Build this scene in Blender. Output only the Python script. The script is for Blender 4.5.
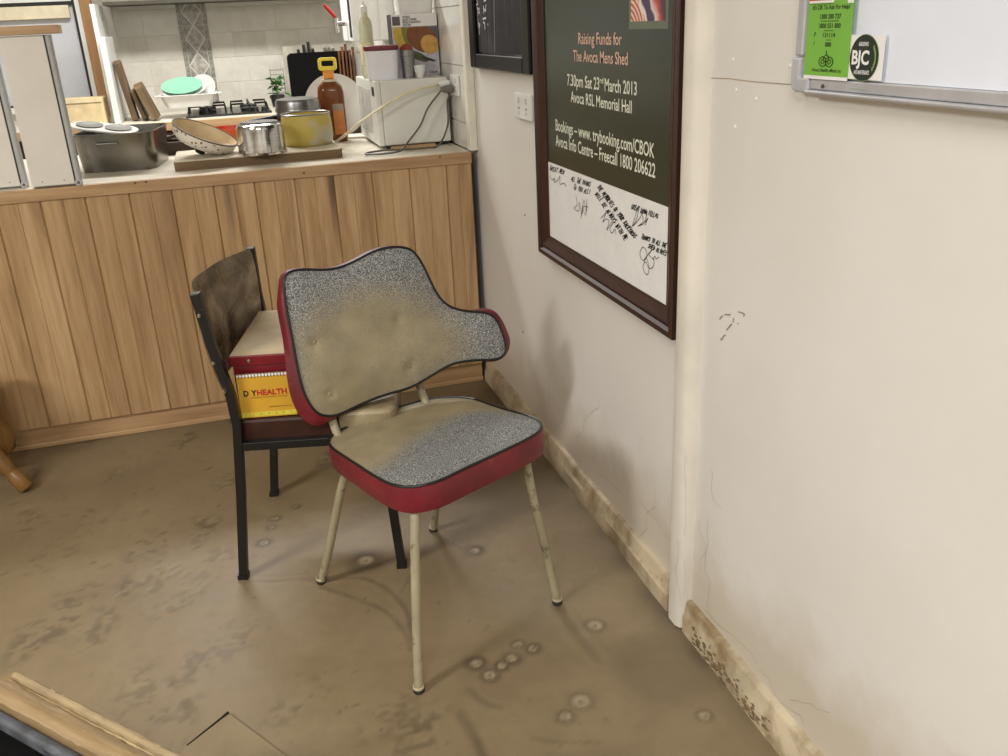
import bpy, bmesh, math, random
import numpy as np
from mathutils import Vector, Matrix
from mathutils.geometry import delaunay_2d_cdt
random.seed(7); rng = np.random.default_rng(7)
for o in list(bpy.data.objects): bpy.data.objects.remove(o)
S = bpy.context.scene; COL = S.collection

# ------------------------------------------------------------------ camera
F, YAW, PIT, ROL, H = 900.0, .27548, .37813, .04791, 1.34
cy, sy = math.cos(YAW), math.sin(YAW)
fw = Vector((sy*math.cos(PIT), cy*math.cos(PIT), -math.sin(PIT)))
rt0 = Vector((cy, -sy, 0)); dn0 = fw.cross(rt0)
RT = math.cos(ROL)*rt0 + math.sin(ROL)*dn0
DN = -math.sin(ROL)*rt0 + math.cos(ROL)*dn0
cam = bpy.data.cameras.new('camera'); camo = bpy.data.objects.new('camera', cam); COL.objects.link(camo)
cam.sensor_width = 36; cam.lens = F*36/1008; cam.clip_start = .02
m3 = Matrix((RT, -DN, -fw)).transposed()
camo.matrix_world = Matrix.Translation((0, 0, H)) @ m3.to_4x4()
S.camera = camo
CP = Vector((0, 0, H))
def ray(u, v): return RT*((u-504)/F) + DN*((v-378)/F) + fw
def on(u, v, ax, val):
    d = ray(u, v); return CP + d*((val-CP[ax])/d[ax])
def px(u, v, x): return on(u, v, 0, x)
def py(u, v, y): return on(u, v, 1, y)
def pz(u, v, z=0.): return on(u, v, 2, z)

# ------------------------------------------------------------------ light
S.view_settings.view_transform = 'Standard'; S.view_settings.look = 'None'
S.view_settings.gamma = 1; S.view_settings.use_curve_mapping = False
S.view_settings.exposure = 0.70
W = bpy.data.worlds.new('world'); S.world = W; W.use_nodes = True
W.node_tree.nodes['Background'].inputs[0].default_value = (.9, .93, 1, 1)
W.node_tree.nodes['Background'].inputs[1].default_value = .05
CEIL = 2.5
LAMPS = [(-2.3, .7, 1.25, .30, 62), (-.5, -.7, 1.25, .30, 44), (-.1, 4.75, 1.25, .30, 40)]   # x, y, length, width, watts

# ------------------------------------------------------------------ helpers
def lin(c):
    return tuple(((x/255)/12.92 if x/255 <= .04045 else ((x/255+.055)/1.055)**2.4) for x in c) + (1,)
class N:
    """tiny node-tree writer"""
    def __init__(s, name):
        s.m = bpy.data.materials.new(name); s.m.use_nodes = True
        s.t = s.m.node_tree; s.b = s.t.nodes['Principled BSDF']
    def n(s, typ, **k):
        x = s.t.nodes.new(typ)
        for a, v in k.items():
            if a.startswith('i_'): x.inputs[a[2:].replace('_', ' ')].default_value = v
            else: setattr(x, a, v)
        return x
    def l(s, a, b): s.t.links.new(a, b)
    def coord(s, scale=(1, 1, 1), kind='Object', loc=(0, 0, 0), rot=(0, 0, 0)):
        c = s.n('ShaderNodeTexCoord'); m = s.n('ShaderNodeMapping')
        m.inputs['Scale'].default_value = scale; m.inputs['Location'].default_value = loc; m.inputs['Rotation'].default_value = rot
        s.l(c.outputs[kind], m.inputs['Vector']); return m.outputs[0]
    def noise(s, vec, scale, detail=4, rough=.55, dist=0.):
        x = s.n('ShaderNodeTexNoise'); x.inputs['Scale'].default_value = scale; x.inputs['Detail'].default_value = detail
        x.inputs['Roughness'].default_value = rough; x.inputs['Distortion'].default_value = dist
        s.l(vec, x.inputs['Vector']); return x.outputs['Fac']
    def ramp(s, fac, stops):
        r = s.n('ShaderNodeValToRGB'); e = r.color_ramp.elements
        while len(e) < len(stops): e.new(.5)
        for el, (p, c) in zip(e, stops): el.position = p; el.color = c if len(c) == 4 else lin(c)
        s.l(fac, r.inputs[0]); return r.outputs[0]
    def mix(s, fac, a, b):
        x = s.n('ShaderNodeMix', data_type='RGBA')
        for soc, v in ((x.inputs[0], fac), (x.inputs[6], a), (x.inputs[7], b)):
            if hasattr(v, 'links'): s.l(v, soc)
            else: soc.default_value = v
        return x.outputs[2]
    def math(s, op, a, b=0.):
        x = s.n('ShaderNodeMath', operation=op); x.use_clamp = op in ('MULTIPLY_ADD',)
        for soc, v in ((x.inputs[0], a), (x.inputs[1], b)):
            if hasattr(v, 'links'): s.l(v, soc)
            else: soc.default_value = v
        return x.outputs[0]
    def bump(s, h, strength=.2, dist=.005):
        x = s.n('ShaderNodeBump'); x.inputs['Strength'].default_value = strength; x.inputs['Distance'].default_value = dist
        s.l(h, x.inputs['Height']); s.l(x.outputs[0], s.b.inputs['Normal'])
    def col(s, c):
        if hasattr(c, 'links'): s.l(c, s.b.inputs['Base Color'])
        else: s.b.inputs['Base Color'].default_value = c
    def set(s, rough=None, metal=None, trans=None, ior=None, spec=None, alpha=None):
        for k, v in (('Roughness', rough), ('Metallic', metal), ('Transmission Weight', trans), ('IOR', ior), ('Specular IOR Level', spec), ('Alpha', alpha)):
            if v is None: continue
            if hasattr(v, 'links'): s.l(v, s.b.inputs[k])
            else: s.b.inputs[k].default_value = v
        return s.m
MATS = {}
def plain(name, c, rough=.5, metal=0., var=.12, scale=18, bump=.0, bscale=60, dirt=None, **k):
    """one colour with a soft procedural variation, and optional mud film"""
    if name in MATS: return MATS[name]
    w = N(name); v = w.coord()
    f = w.noise(v, scale, 5)
    a = lin(tuple(x*(1-var) for x in c)); b = lin(tuple(min(255, x*(1+var*.6)) for x in c))
    out = w.ramp(f, [(.3, a), (.7, b)])
    if dirt:
        d = w.noise(v, dirt[1], 6, .65)
        g = w.ramp(d, [(dirt[2], (0, 0, 0, 1)), (dirt[2]+.18, (1, 1, 1, 1))])
        out = w.mix(g, out, lin(dirt[0]))
    w.col(out)
    if bump: w.bump(w.noise(v, bscale, 4), bump, .003)
    MATS[name] = w.set(rough, metal, **k); return MATS[name]

class MB:
    def __init__(s): s.v = []; s.f = []
    def add(s, vs, fs):
        k = len(s.v); s.v += [tuple(x) for x in vs]; s.f += [tuple(i+k for i in f) for f in fs]; return s
    def box(s, a, b, M=None):
        x0, y0, z0 = a; x1, y1, z1 = b
        vs = [Vector(p) for p in ((x0, y0, z0), (x1, y0, z0), (x1, y1, z0), (x0, y1, z0), (x0, y0, z1), (x1, y0, z1), (x1, y1, z1), (x0, y1, z1))]
        if M is not None: vs = [M @ p for p in vs]
        return s.add(vs, [(3, 2, 1, 0), (4, 5, 6, 7), (0, 1, 5, 4), (1, 2, 6, 5), (2, 3, 7, 6), (3, 0, 4, 7)])
    def lathe(s, prof, n=32, M=None, sx=1, sy_=1):
        """prof: [(r, z)...]; r = 0 closes the end"""
        vs = []; rings = []
        for r, z in prof:
            if r <= 1e-6: rings.append([len(vs)]); vs.append(Vector((0, 0, z)))
            else:
                rings.append(list(range(len(vs), len(vs)+n)))
                vs += [Vector((r*math.cos(2*math.pi*i/n)*sx, r*math.sin(2*math.pi*i/n)*sy_, z)) for i in range(n)]
        fs = []
        for A, B in zip(rings, rings[1:]):
            if len(A) == 1 and len(B) == 1: continue
            for i in range(n):
                j = (i+1) % n
                if len(A) == 1: fs.append((A[0], B[j], B[i]))
                elif len(B) == 1: fs.append((A[i], A[j], B[0]))
                else: fs.append((A[i], A[j], B[j], B[i]))
        if M is not None: vs = [M @ p for p in vs]
        return s.add(vs, fs)
    def tube(s, pts, r, n=10, closed=False, cap=True):
        P = [Vector(p) for p in pts]; k = len(P); rr = r if isinstance(r, (list, tuple)) else [r]*k
        vs = []; up = None
        for i, p in enumerate(P):
            if closed: t = P[(i+1) % k]-P[i-1]
            else: t = P[min(i+1, k-1)]-P[max(i-1, 0)]
            t = t.normalized()
            if up is None: up = Vector((0, 0, 1)) if abs(t.z) < .9 else Vector((1, 0, 0))
            a = (up - t*up.dot(t)).normalized(); b = t.cross(a); up = a
            vs += [p + (a*math.cos(2*math.pi*j/n) + b*math.sin(2*math.pi*j/n))*rr[i] for j in range(n)]
        fs = []
        for i in range(k if closed else k-1):
            q = (i+1) % k
            for j in range(n):
                jj = (j+1) % n; fs.append((i*n+j, i*n+jj, q*n+jj, q*n+j))
        if cap and not closed:
            fs.append(tuple(range(n-1, -1, -1))); fs.append(tuple(range((k-1)*n, k*n)))
        return s.add(vs, fs)
    def prism(s, poly, z0, z1, M=None):
        n = len(poly)
        vs = [Vector((x, y, z0)) for x, y in poly]+[Vector((x, y, z1)) for x, y in poly]
        if M is not None: vs = [M @ p for p in vs]
        fs = [tuple(range(n-1, -1, -1)), tuple(range(n, 2*n))]+[(i, (i+1) % n, n+(i+1) % n, n+i) for i in range(n)]
        return s.add(vs, fs)
    def mesh(s, name, smooth=False, fix=True):
        me = bpy.data.meshes.new(name); me.from_pydata(s.v, [], s.f)
        if fix:
            bm = bmesh.new(); bm.from_mesh(me); bmesh.ops.recalc_face_normals(bm, faces=bm.faces); bm.to_mesh(me); bm.free()
        if smooth:
            for p in me.polygons: p.use_smooth = True
            me.set_sharp_from_angle(angle=math.radians(40))
        return me
def link(name, me, mat, parent=None, loc=None, rot=None):
    o = bpy.data.objects.new(name, me); COL.objects.link(o)
    if mat is not None and len(me.materials) == 0: me.materials.append(mat)
    if parent is not None: o.parent = parent
    if loc is not None: o.location = loc
    if rot is not None: o.rotation_euler = rot
    return o
def obj(name, mb, mat, parent=None, smooth=False, bevel=0., seg=2, loc=None, rot=None, fix=True):
    o = link(name, mb.mesh(name, smooth, fix), mat, parent, loc, rot)
    if bevel:
        b = o.modifiers.new('bevel', 'BEVEL'); b.width = bevel; b.segments = seg; b.limit_method = 'ANGLE'; b.angle_limit = math.radians(40)
    return o
def tag(o, label, cat, group=None):
    o['label'] = label; o['category'] = cat
    if group: o['group'] = group
    return o
def thing(name, label, cat, loc=(0, 0, 0), rz=0., group=None):
    o = bpy.data.objects.new(name, None); COL.objects.link(o); o.empty_display_size = .05
    o.location = loc; o.rotation_euler = (0, 0, rz); return tag(o, label, cat, group)
def struct(o, label=None):
    o['kind'] = 'structure'
    if label: o['label'] = label
    return o
def text(s, name, mat, parent, M, width=None, height=None, bold=0., shear=0., inv=None):
    """lettering as a thin mesh; local x = reading direction, y = up; scaled to width / cap height; M places it"""
    cu = bpy.data.curves.new(name, 'FONT'); cu.body = s; cu.size = 1; cu.extrude = .0; cu.offset = bold; cu.shear = shear; cu.resolution_u = 3
    to = bpy.data.objects.new(name, cu); COL.objects.link(to)
    dg = bpy.context.evaluated_depsgraph_get(); me = bpy.data.meshes.new_from_object(to.evaluated_get(dg))
    bpy.data.objects.remove(to); bpy.data.curves.remove(cu)
    co = np.array([v.co[:] for v in me.vertices]); x0, x1 = co[:, 0].min(), co[:, 0].max()
    sx = width/(x1-x0) if width else None; sy2 = height/.70 if height else sx
    if sx is None: sx = sy2
    for v in me.vertices:
        v.co = M @ Vector(((v.co.x-x0)*sx, v.co.y*sy2, 0))
    me.materials.clear(); me.name = name
    return link(name, me, mat, parent)
def wallM(y, z, x, rot=0.):   # text frame on the right-hand wall (read along -y)
    return Matrix.Translation((x, y, z)) @ Matrix(((0, 0, -1, 0), (-1, 0, 0, 0), (0, 1, 0, 0), (0, 0, 0, 1))) @ Matrix.Rotation(rot, 4, 'Z')
def strokes(name, lines, w, mat, parent, fn, off):
    """pen strokes: polylines in photo pixels laid on a real plane by fn, as thin ribbons"""
    mb = MB()
    for L in lines:
        P = [fn(*p) for p in L]
        for a, b in zip(P, P[1:]):
            d = (b-a)
            if d.length < 1e-6: continue
            s2 = d.normalized().cross(off).normalized()*(w/2); e = d.normalized()*(w*.3)
            mb.add([a-e-s2+off, a-e+s2+off, b+e+s2+off, b+e-s2+off], [(0, 1, 2, 3)])
    return obj(name, mb, mat, parent, fix=False)
def rrect(w, d, r, n=6):
    out = []
    for cx, cy2, a0 in ((w/2-r, d/2-r, 0), (-w/2+r, d/2-r, 90), (-w/2+r, -d/2+r, 180), (w/2-r, -d/2+r, 270)):
        for i in range(n+1):
            a = math.radians(a0+90*i/n); out.append((cx+r*math.cos(a), cy2+r*math.sin(a)))
    return out
def smooth_closed(P, it=2):
    P = [Vector(p) for p in P]
    for _ in range(it):
        Q = []
        for i, p in enumerate(P):
            q = P[(i+1) % len(P)]; Q += [p*.75+q*.25, p*.25+q*.75]
        P = Q
    return P
def resample(P, n):
    P = [Vector(p) for p in P]; P.append(P[0]); L = [0]
    for a, b in zip(P, P[1:]): L.append(L[-1]+(b-a).length)
    out = []; j = 0
    for i in range(n):
        t = L[-1]*i/n
        while L[j+1] < t: j += 1
        out.append(P[j].lerp(P[j+1], (t-L[j])/max(1e-9, L[j+1]-L[j])))
    return out
def cat_path(pts, n=8):
    """Catmull-Rom through points"""
    P = [Vector(p) for p in pts]; P = [P[0]*2-P[1]]+P+[P[-1]*2-P[-2]]; out = []
    for i in range(1, len(P)-2):
        for k in range(n):
            t = k/n; a, b, c, d = P[i-1:i+3]
            out.append(.5*((2*b)+(c-a)*t+(2*a-5*b+4*c-d)*t*t+(3*b-a-3*c+d)*t**3))
    out.append(P[-2]); return out
def fill(poly, step):
    """2-D constrained triangulation of an outline with inner grid points -> pts, tris, distance to edge"""
    A = np.array([(p[0], p[1]) for p in poly]); B = np.roll(A, -1, 0)
    def dist(q):
        d = B-A; t = np.clip(((q-A)*d).sum(1)/np.maximum(1e-12, (d*d).sum(1)), 0, 1)
        return np.hypot(*(A+d*t[:, None]-q).T).min()
    def inside(q):
        c = ((A[:, 1] > q[1]) != (B[:, 1] > q[1])) & (q[0] < (B[:, 0]-A[:, 0])*(q[1]-A[:, 1])/(B[:, 1]-A[:, 1]+1e-15)+A[:, 0])
        return c.sum() % 2 == 1
    pts = [Vector(a) for a in A]; ds = [0.]*len(pts)
    for x in np.arange(A[:, 0].min(), A[:, 0].max(), step):
        for y in np.arange(A[:, 1].min(), A[:, 1].max(), step):
            q = np.array((x+rng.uniform(-.15, .15)*step, y+rng.uniform(-.15, .15)*step))
            if inside(q):
                d = dist(q)
                if d > step*.5: pts.append(Vector(q)); ds.append(d)
    n = len(A)
    r = delaunay_2d_cdt(pts, [(i, (i+1) % n) for i in range(n)], [list(range(n))], 1, 1e-7)
    vs = r[0]; fs = r[2]
    ds2 = [dist(np.array(v[:])) for v in vs]
    return vs, fs, ds2
def attr(me, name, vals):
    a = me.attributes.new(name, 'FLOAT', 'POINT'); a.data.foreach_set('value', np.array(vals, dtype=np.float32))
def sstep(a, b, x):
    t = np.clip((x-a)/(b-a), 0, 1); return t*t*(3-2*t)

# ------------------------------------------------------------------ materials
MUD = (158, 136, 100)
def mat_floor():
    w = N('floor_mud'); v = w.coord()
    big = w.noise(v, 1.6, 6, .6, .3); fine = w.noise(v, 22, 6, .6); sp = w.noise(v, 190, 2, .5)
    c = w.ramp(big, [(.28, (112, 97, 72)), (.5, (131, 114, 86)), (.72, (144, 127, 99))])
    c = w.mix(w.ramp(fine, [(.35, (0, 0, 0, 1)), (.75, (.35, .35, .35, 1))]), c, lin((112, 97, 73)))
    a = w.n('ShaderNodeAttribute', attribute_name='wear').outputs['Fac']
    c = w.mix(a, c, lin((72, 62, 48)))
    p = w.n('ShaderNodeAttribute', attribute_name='pale').outputs['Fac']
    c = w.mix(p, c, lin((158, 142, 116)))
    w.col(c); w.bump(w.math('ADD', fine, w.math('MULTIPLY', sp, .15)), .25, .004)
    return w.set(w.ramp(big, [(.3, (.42,)*3+(1,)), (.7, (.62,)*3+(1,))]))
def mat_wall():
    w = N('painted_wall'); v = w.coord()
    f = w.noise(v, 2.2, 5); c = w.ramp(f, [(.3, (217, 213, 205)), (.7, (225, 222, 215))])
    # tide-line dirt film left by the flood near the floor (irregular, own shape)
    g = w.n('ShaderNodeSeparateXYZ'); w.l(v, g.inputs[0])
    h = w.math('ADD', g.outputs['Z'], w.math('MULTIPLY', w.noise(v, 5, 6, .65), -.35))
    c = w.mix(w.ramp(h, [(.0, (.5, .5, .5, 1)), (.16, (0, 0, 0, 1))]), c, lin((178, 160, 128)))
    st = w.noise(v, 3.1, 5, .6, .6)
    c = w.mix(w.ramp(st, [(.62, (0, 0, 0, 1)), (.76, (.18, .18, .18, 1))]), c, lin((190, 178, 152)))
    w.col(c); w.bump(w.noise(v, 38, 5, .6), .12, .004); return w.set(.42)
def mat_pine(name, c1, c2, c3, axis='z', rough=.45):
    w = N(name); sc = {'z': (14, 14, .9), 'x': (.9, 14, 14), 'y': (14, .9, 14)}[axis]
    oi = w.n('ShaderNodeObjectInfo').outputs['Random']
    co = w.n('ShaderNodeTexCoord').outputs['Object']; cb = w.n('ShaderNodeCombineXYZ')
    for i in range(3): w.l(w.math('MULTIPLY', oi, 37.+i*11), cb.inputs[i])
    ad = w.n('ShaderNodeVectorMath', operation='ADD'); w.l(co, ad.inputs[0]); w.l(cb.outputs[0], ad.inputs[1])
    mp = w.n('ShaderNodeMapping'); mp.inputs['Scale'].default_value = sc; w.l(ad.outputs[0], mp.inputs[0]); v = mp.outputs[0]
    base = w.noise(v, 1.0, 4, .5, 1.4); grain = w.noise(v, 6, 6, .65, .5)
    fac = w.math('ADD', w.math('MULTIPLY', base, .6), w.math('MULTIPLY', grain, .4))
    c = w.ramp(fac, [(.33, c1), (.5, c2), (.66, c3)])
    c = w.mix(w.ramp(oi, [(0, (0, 0, 0, 1)), (1, (.35, .35, .35, 1))]), c, lin(c1))
    vo = w.n('ShaderNodeTexVoronoi'); vo.inputs['Scale'].default_value = .55; w.l(v, vo.inputs['Vector'])
    c = w.mix(w.ramp(vo.outputs['Distance'], [(.05, (.85, .85, .85, 1)), (.17, (0, 0, 0, 1))]), c, lin(tuple(x*.55 for x in c1)))
    w.col(c); w.bump(grain, .15, .002); return w.set(rough)
def mat_vinyl():
    w = N('speckled_grey_vinyl'); v = w.coord()
    sp = w.noise(v, 420, 2, .6)
    c = w.ramp(sp, [(.36, (34, 36, 37)), (.5, (112, 113, 112)), (.64, (190, 190, 187))])
    a = w.n('ShaderNodeAttribute', attribute_name='mud').outputs['Fac']
    n1 = w.noise(v, 170, 4, .7); n2 = w.noise(v, 9, 4, .6)
    m = w.math('ADD', a, w.math('ADD', w.math('MULTIPLY', w.math('SUBTRACT', n1, .5), .9), w.math('MULTIPLY', w.math('SUBTRACT', n2, .5), .5)))
    m = w.ramp(m, [(.12, (0, 0, 0, 1)), (.95, (1, 1, 1, 1))])
    mc = w.ramp(w.noise(v, 14, 5), [(.3, (136, 124, 96)), (.7, (160, 147, 116))])
    w.col(w.mix(m, c, mc)); w.bump(w.noise(v, 300, 2), .25, .001)
    return w.set(.5)
def mat_brushed(name, c, rough=.25):
    w = N(name); v = w.coord((1, 1, 30)); f = w.noise(v, 14, 3)
    w.col(w.ramp(f, [(.3, lin(tuple(x*.85 for x in c))), (.7, lin(c))])); return w.set(rough, 1.)
def mat_mudded(name, base, cover=.45, scale=7, rough=.6, mud=MUD):
    return plain(name, base, rough, dirt=(mud, scale, cover))
M_FLOOR, M_WALL, M_VINYL = mat_floor(), mat_wall(), mat_vinyl()
M_PINE = mat_pine('pine_lining', (146, 114, 78), (184, 150, 108), (206, 174, 132), 'z')
M_PINEX = mat_pine('pine_trim', (152, 118, 82), (184, 150, 110), (200, 168, 126), 'x')
M_WHITE = plain('white_enamel', (226, 226, 222), .35, var=.03)
M_LAM = plain('cream_laminate', (222, 214, 196), .35, var=.05)
M_BLACK = plain('black_paint', (20, 19, 19), .38, dirt=((96, 84, 64), 16, .62))
M_BLK = plain('black_plastic', (18, 18, 18), .4)
M_RED = plain('red_vinyl', (112, 26, 36), .45, var=.18, scale=9, dirt=((124, 74, 66), 26, .58))
M_REDBOX = plain('red_metal', (116, 18, 27), .4, dirt=((120, 60, 50), 14, .66))
M_MUD = plain('dried_mud', (150, 131, 97), .8, var=.14, scale=9, bump=.3, bscale=40)
M_TUBE = plain('chipped_cream_tube', (158, 149, 122), .4, var=.08, dirt=((58, 50, 42), 30, .55))
M_ALU = plain('aluminium', (200, 201, 204), .42, .55, var=.05)
M_PAPER = plain('paper_white', (232, 231, 228), .6, var=.02)
M_INK = plain('black_ink', (22, 20, 22), .7, var=0)
M_STEEL = mat_brushed('polished_steel', (214, 212, 208), .12)
M_DULL = mat_brushed('dull_steel', (150, 150, 150), .3)

# ------------------------------------------------------------------ room shell
XW, YB = .862, 6.2              # right wall, kitchen back wall
YK = 3.268                      # kick board of the servery counter
def shell(name, a, b, mat, label):
    return struct(obj(name, MB().box(a, b), mat), label)
wall_r = shell('wall_right', (XW, -2.6, 0), (XW+.12, YB+.12, CEIL), M_WALL, 'white painted wall with dirty tide marks')
wall_b = shell('wall_back', (-4.6, YB, 0), (XW, YB+.12, CEIL), plain('grout', (206, 202, 192), .7, var=.03), 'kitchen back wall with tiled splashback')
shell('wall_left', (-4.6, -2.6, 0), (-4.48, YB, CEIL), M_WALL, 'painted wall on the far left')
shell('wall_front', (-4.48, -2.6, 0), (XW, -2.48, CEIL), M_WALL, 'painted wall behind the viewer')
shell('ceiling', (-4.6, -2.6, CEIL), (XW+.12, YB+.12, CEIL+.1), plain('ceiling_white', (232, 230, 224), .8, var=.02), 'flat white ceiling')
for i, (lx, ly, ll, lw, watt) in enumerate(LAMPS):
    t = thing('ceiling_light', 'white ceiling light fitting %s' % ('over the left of the room', 'overhead near the viewer', 'over the kitchen')[i], 'ceiling light', (lx, ly, CEIL-.05))
    obj('housing', MB().box((-ll/2, -lw/2, 0), (ll/2, lw/2, .0495)), M_WHITE, t)
    ld = bpy.data.lights.new('lamp', 'AREA'); ld.shape = 'RECTANGLE'; ld.size = ll; ld.size_y = lw; ld.energy = watt; ld.color = (1, .985, .96)
    lo = bpy.data.objects.new('lamp', ld); COL.objects.link(lo); lo.parent = t; lo.location = (0, 0, -.004)

# floor: fine relief of drying mud, prints, drag marks and drip rings, all in real geometry
def make_floor():
    x0, x1, y0, y1, st = -1.5, XW, .9, 3.9, .0075
    xs = np.append(np.arange(x0, x1, st), x1); ys = np.append(np.arange(y0, y1, st), y1)
    X, Y = np.meshgrid(xs, ys); Z = np.zeros_like(X); Wr = np.zeros_like(X); Pl = np.zeros_like(X)
    def vn(s, seed):   # cheap value noise
        g = np.random.default_rng(seed).random((int((y1-y0)/s)+3, int((x1-x0)/s)+3))
        fx = (X-x0)/s; fy = (Y-y0)/s; ix = fx.astype(int); iy = fy.astype(int); tx = fx-ix; ty = fy-iy
        tx = tx*tx*(3-2*tx); ty = ty*ty*(3-2*ty)
        return (g[iy, ix]*(1-tx)+g[iy, ix+1]*tx)*(1-ty)+(g[iy+1, ix]*(1-tx)+g[iy+1, ix+1]*tx)*ty
    Z += .0020*(vn(.35, 1)-.5)+.0012*(vn(.1, 2)-.5)+.0005*(vn(.03, 3)-.5)
    def blob(u, v, rx, ry, ang=0, dep=-.0016, wear=.5):
        p = pz(u, v); c, s = math.cos(ang), math.sin(ang)
        dx = (X-p.x)*c+(Y-p.y)*s; dy = -(X-p.x)*s+(Y-p.y)*c
        g = np.exp(-((dx/rx)**2+(dy/ry)**2)**1.5); return g, dep*g, wear*g
    def add(g, z, w):
        nonlocal Z, Wr
        Z = Z+z; Wr = np.maximum(Wr, w*(.75+1.1*(vn5-.3)))
    vn5 = vn(.02, 5); tread = vn(.013, 21); tread2 = vn(.028, 22)
    # shoe prints: clusters of small tread pads
    r = random.Random(3)
    pr = [(30, 475, 12), (25, 525, 20), (95, 520, 22), (150, 545, 26), (205, 525, 20), (50, 560, 16), (60, 625, 14), (75, 600, 12), (130, 585, 12), (180, 600, 8), (100, 625, 14), (30, 640, 10), (160, 570, 10),
          (260, 445, 10), (330, 460, 8), (120, 470, 12), (185, 440, 10), (90, 440, 8), (230, 480, 9), (150, 700, 14), (175, 720, 12), (140, 690, 10), (390, 715, 9), (420, 735, 8), (300, 700, 8), (215, 560, 10), (240, 640, 6), (200, 660, 6)]
    for (u, v, k) in pr:
        ang = r.uniform(.2, 1.1)
        p0 = pz(u, v); cc, ss = math.cos(ang+.5), math.sin(ang+.5); dx = (X-p0.x)*cc+(Y-p0.y)*ss; dy = -(X-p0.x)*ss+(Y-p0.y)*cc
        mk = np.exp(-((dx/.10)**2+(dy/.045)**2)**2)*sstep(.50, .66, .5*tread+.5*tread2)
        Z = Z-.0012*mk; Wr = np.maximum(Wr, r.uniform(.3, .55)*mk)
        for _ in range(k//3):
            du, dv = r.gauss(0, 22), r.gauss(0, 11)
            add(*blob(u+du, v+dv, r.uniform(.005, .020), r.uniform(.003, .009), ang+r.gauss(0, .4), -.0018, r.uniform(.2, .6)))
    for _ in range(150):
        u, v = r.uniform(0, 640), r.uniform(440, 750)
        add(*blob(u, v, r.uniform(.003, .008), r.uniform(.002, .005), r.uniform(0, 3), -.001, r.uniform(.2, .6)))
    # drag marks left by the chair legs
    def groove(path, wd, dep, wear, lip=.0012):
        nonlocal Z, Wr
        P = cat_path([pz(*p) for p in path], 10); D = np.full_like(X, 9.)
        for a, b in zip(P, P[1:]):
            d = b-a; L2 = d.x**2+d.y**2+1e-12; t = np.clip(((X-a.x)*d.x+(Y-a.y)*d.y)/L2, 0, 1)
            D = np.minimum(D, np.hypot(X-a.x-d.x*t, Y-a.y-d.y*t))
        g = np.exp(-(D/wd)**2); e = np.exp(-((D-1.7*wd)/(.7*wd))**2)
        Z = Z-dep*g+lip*e; Wr = np.maximum(Wr, wear*g*(.5+vn(.03, 9)))
    groove([(318, 582), (340, 578), (365, 578), (390, 590), (408, 612), (412, 640)], .007, .002, .42)
    groove([(322, 586), (350, 596), (385, 610), (405, 632), (412, 650)], .006, .002, .38)
    groove([(246, 580), (275, 580), (300, 578), (318, 580)], .006, .0012, .25)
    groove([(436, 532), (455, 545), (475, 550)], .004, .0012, .4)
    groove([(558, 606), (572, 625), (590, 648), (602, 660)], .012, .0015, .22)
    groove([(462, 712), (472, 730), (484, 756)], .012, .0015, .45)
    groove([(530, 738), (560, 742), (600, 742)], .004, .0012, .4)
    groove([(470, 690), (485, 702), (500, 706)], .008, .0015, .35)
    groove([(398, 600), (405, 585), (412, 575)], .004, .001, .3)
    # drips: dished ring with a pale centre inside a damp patch
    for (u, v, ro, damp) in [(366, 561, .020, .042), (475, 551, .012, .022), (476, 664, .013, .02), (502, 666, .010, .016), (490, 676, .014, .018), (518, 645, .010, .014), (533, 649, .010, .016), (581, 702, .020, .020), (566, 717, .012, .016),
                             (264, 543, .011, .018), (271, 528, .009, .012), (275, 519, .011, .014), (296, 507, .007, .012), (238, 420, .018, .03), (595, 626, .018, .02), (512, 659, .012, .02), (704, 716, .012, .014)]:
        p = pz(u, v); D = np.hypot(X-p.x, Y-p.y)
        Wr = np.maximum(Wr, .85*np.exp(-(D/damp/1.35)**4)*(.7+.5*vn(.04, 11)))
        disc = np.exp(-(D/ro)**6); Wr = Wr*(1-.8*disc); Pl = np.maximum(Pl, .75*np.exp(-((D-ro*.6)/(ro*.35))**2))
        Z = Z + .0022*np.exp(-((D-ro)/(ro*.28))**2) - .0016*np.exp(-(D/(ro*.6))**2)
        Wr = np.maximum(Wr, .8*np.exp(-(D/.0045)**2))
    # darker floor colour along the skirting, by the counter foot, patchily to the right
    Wr = np.maximum(Wr, .55*np.exp(-np.maximum(0, XW-.03-X)/.045)*(.3+1.1*vn(.08, 12)))
    Wr = np.maximum(Wr, .35*np.exp(-np.maximum(0, YK-Y)/.05)*(.4+vn(.09, 13)))
    Wr = np.maximum(Wr, .32*sstep(.5, .8, vn(.28, 14))*sstep(.25, .6, X))
    Wr = np.clip(Wr, 0, 1)
    Z = np.minimum(Z, .0035)
    ny, nx = X.shape
    V = np.stack([X, Y, Z], -1).reshape(-1, 3)
    idx = np.arange(nx*ny).reshape(ny, nx)
    Fq = np.stack([idx[:-1, :-1], idx[:-1, 1:], idx[1:, 1:], idx[1:, :-1]], -1).reshape(-1, 4).tolist()
    Vl = V.tolist(); k = len(Vl)
    # coarse surroundings
    big = [(-4.6, -2.6), (XW, -2.6), (XW, y0), (x0, y0), (-4.6, y0), (-4.6, y1), (x0, y1), (-4.6, YB), (XW, YB), (XW, y1)]
    Vl += [(x, y, 0.) for x, y in big]
    Fq += [(k, k+1, k+2, k+3, k+4), (k+4, k+3, k+6, k+5), (k+5, k+6, k+9, k+8, k+7)]
    me = bpy.data.meshes.new('floor'); me.from_pydata(Vl, [], Fq)
    for p in me.polygons: p.use_smooth = True
    z0 = [0.]*len(big)
    attr(me, 'wear', Wr.reshape(-1).tolist()+z0); attr(me, 'pale', Pl.reshape(-1).tolist()+z0)
    return struct(link('floor', me, M_FLOOR), 'vinyl floor covered in drying brown mud')
floor = make_floor()

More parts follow.
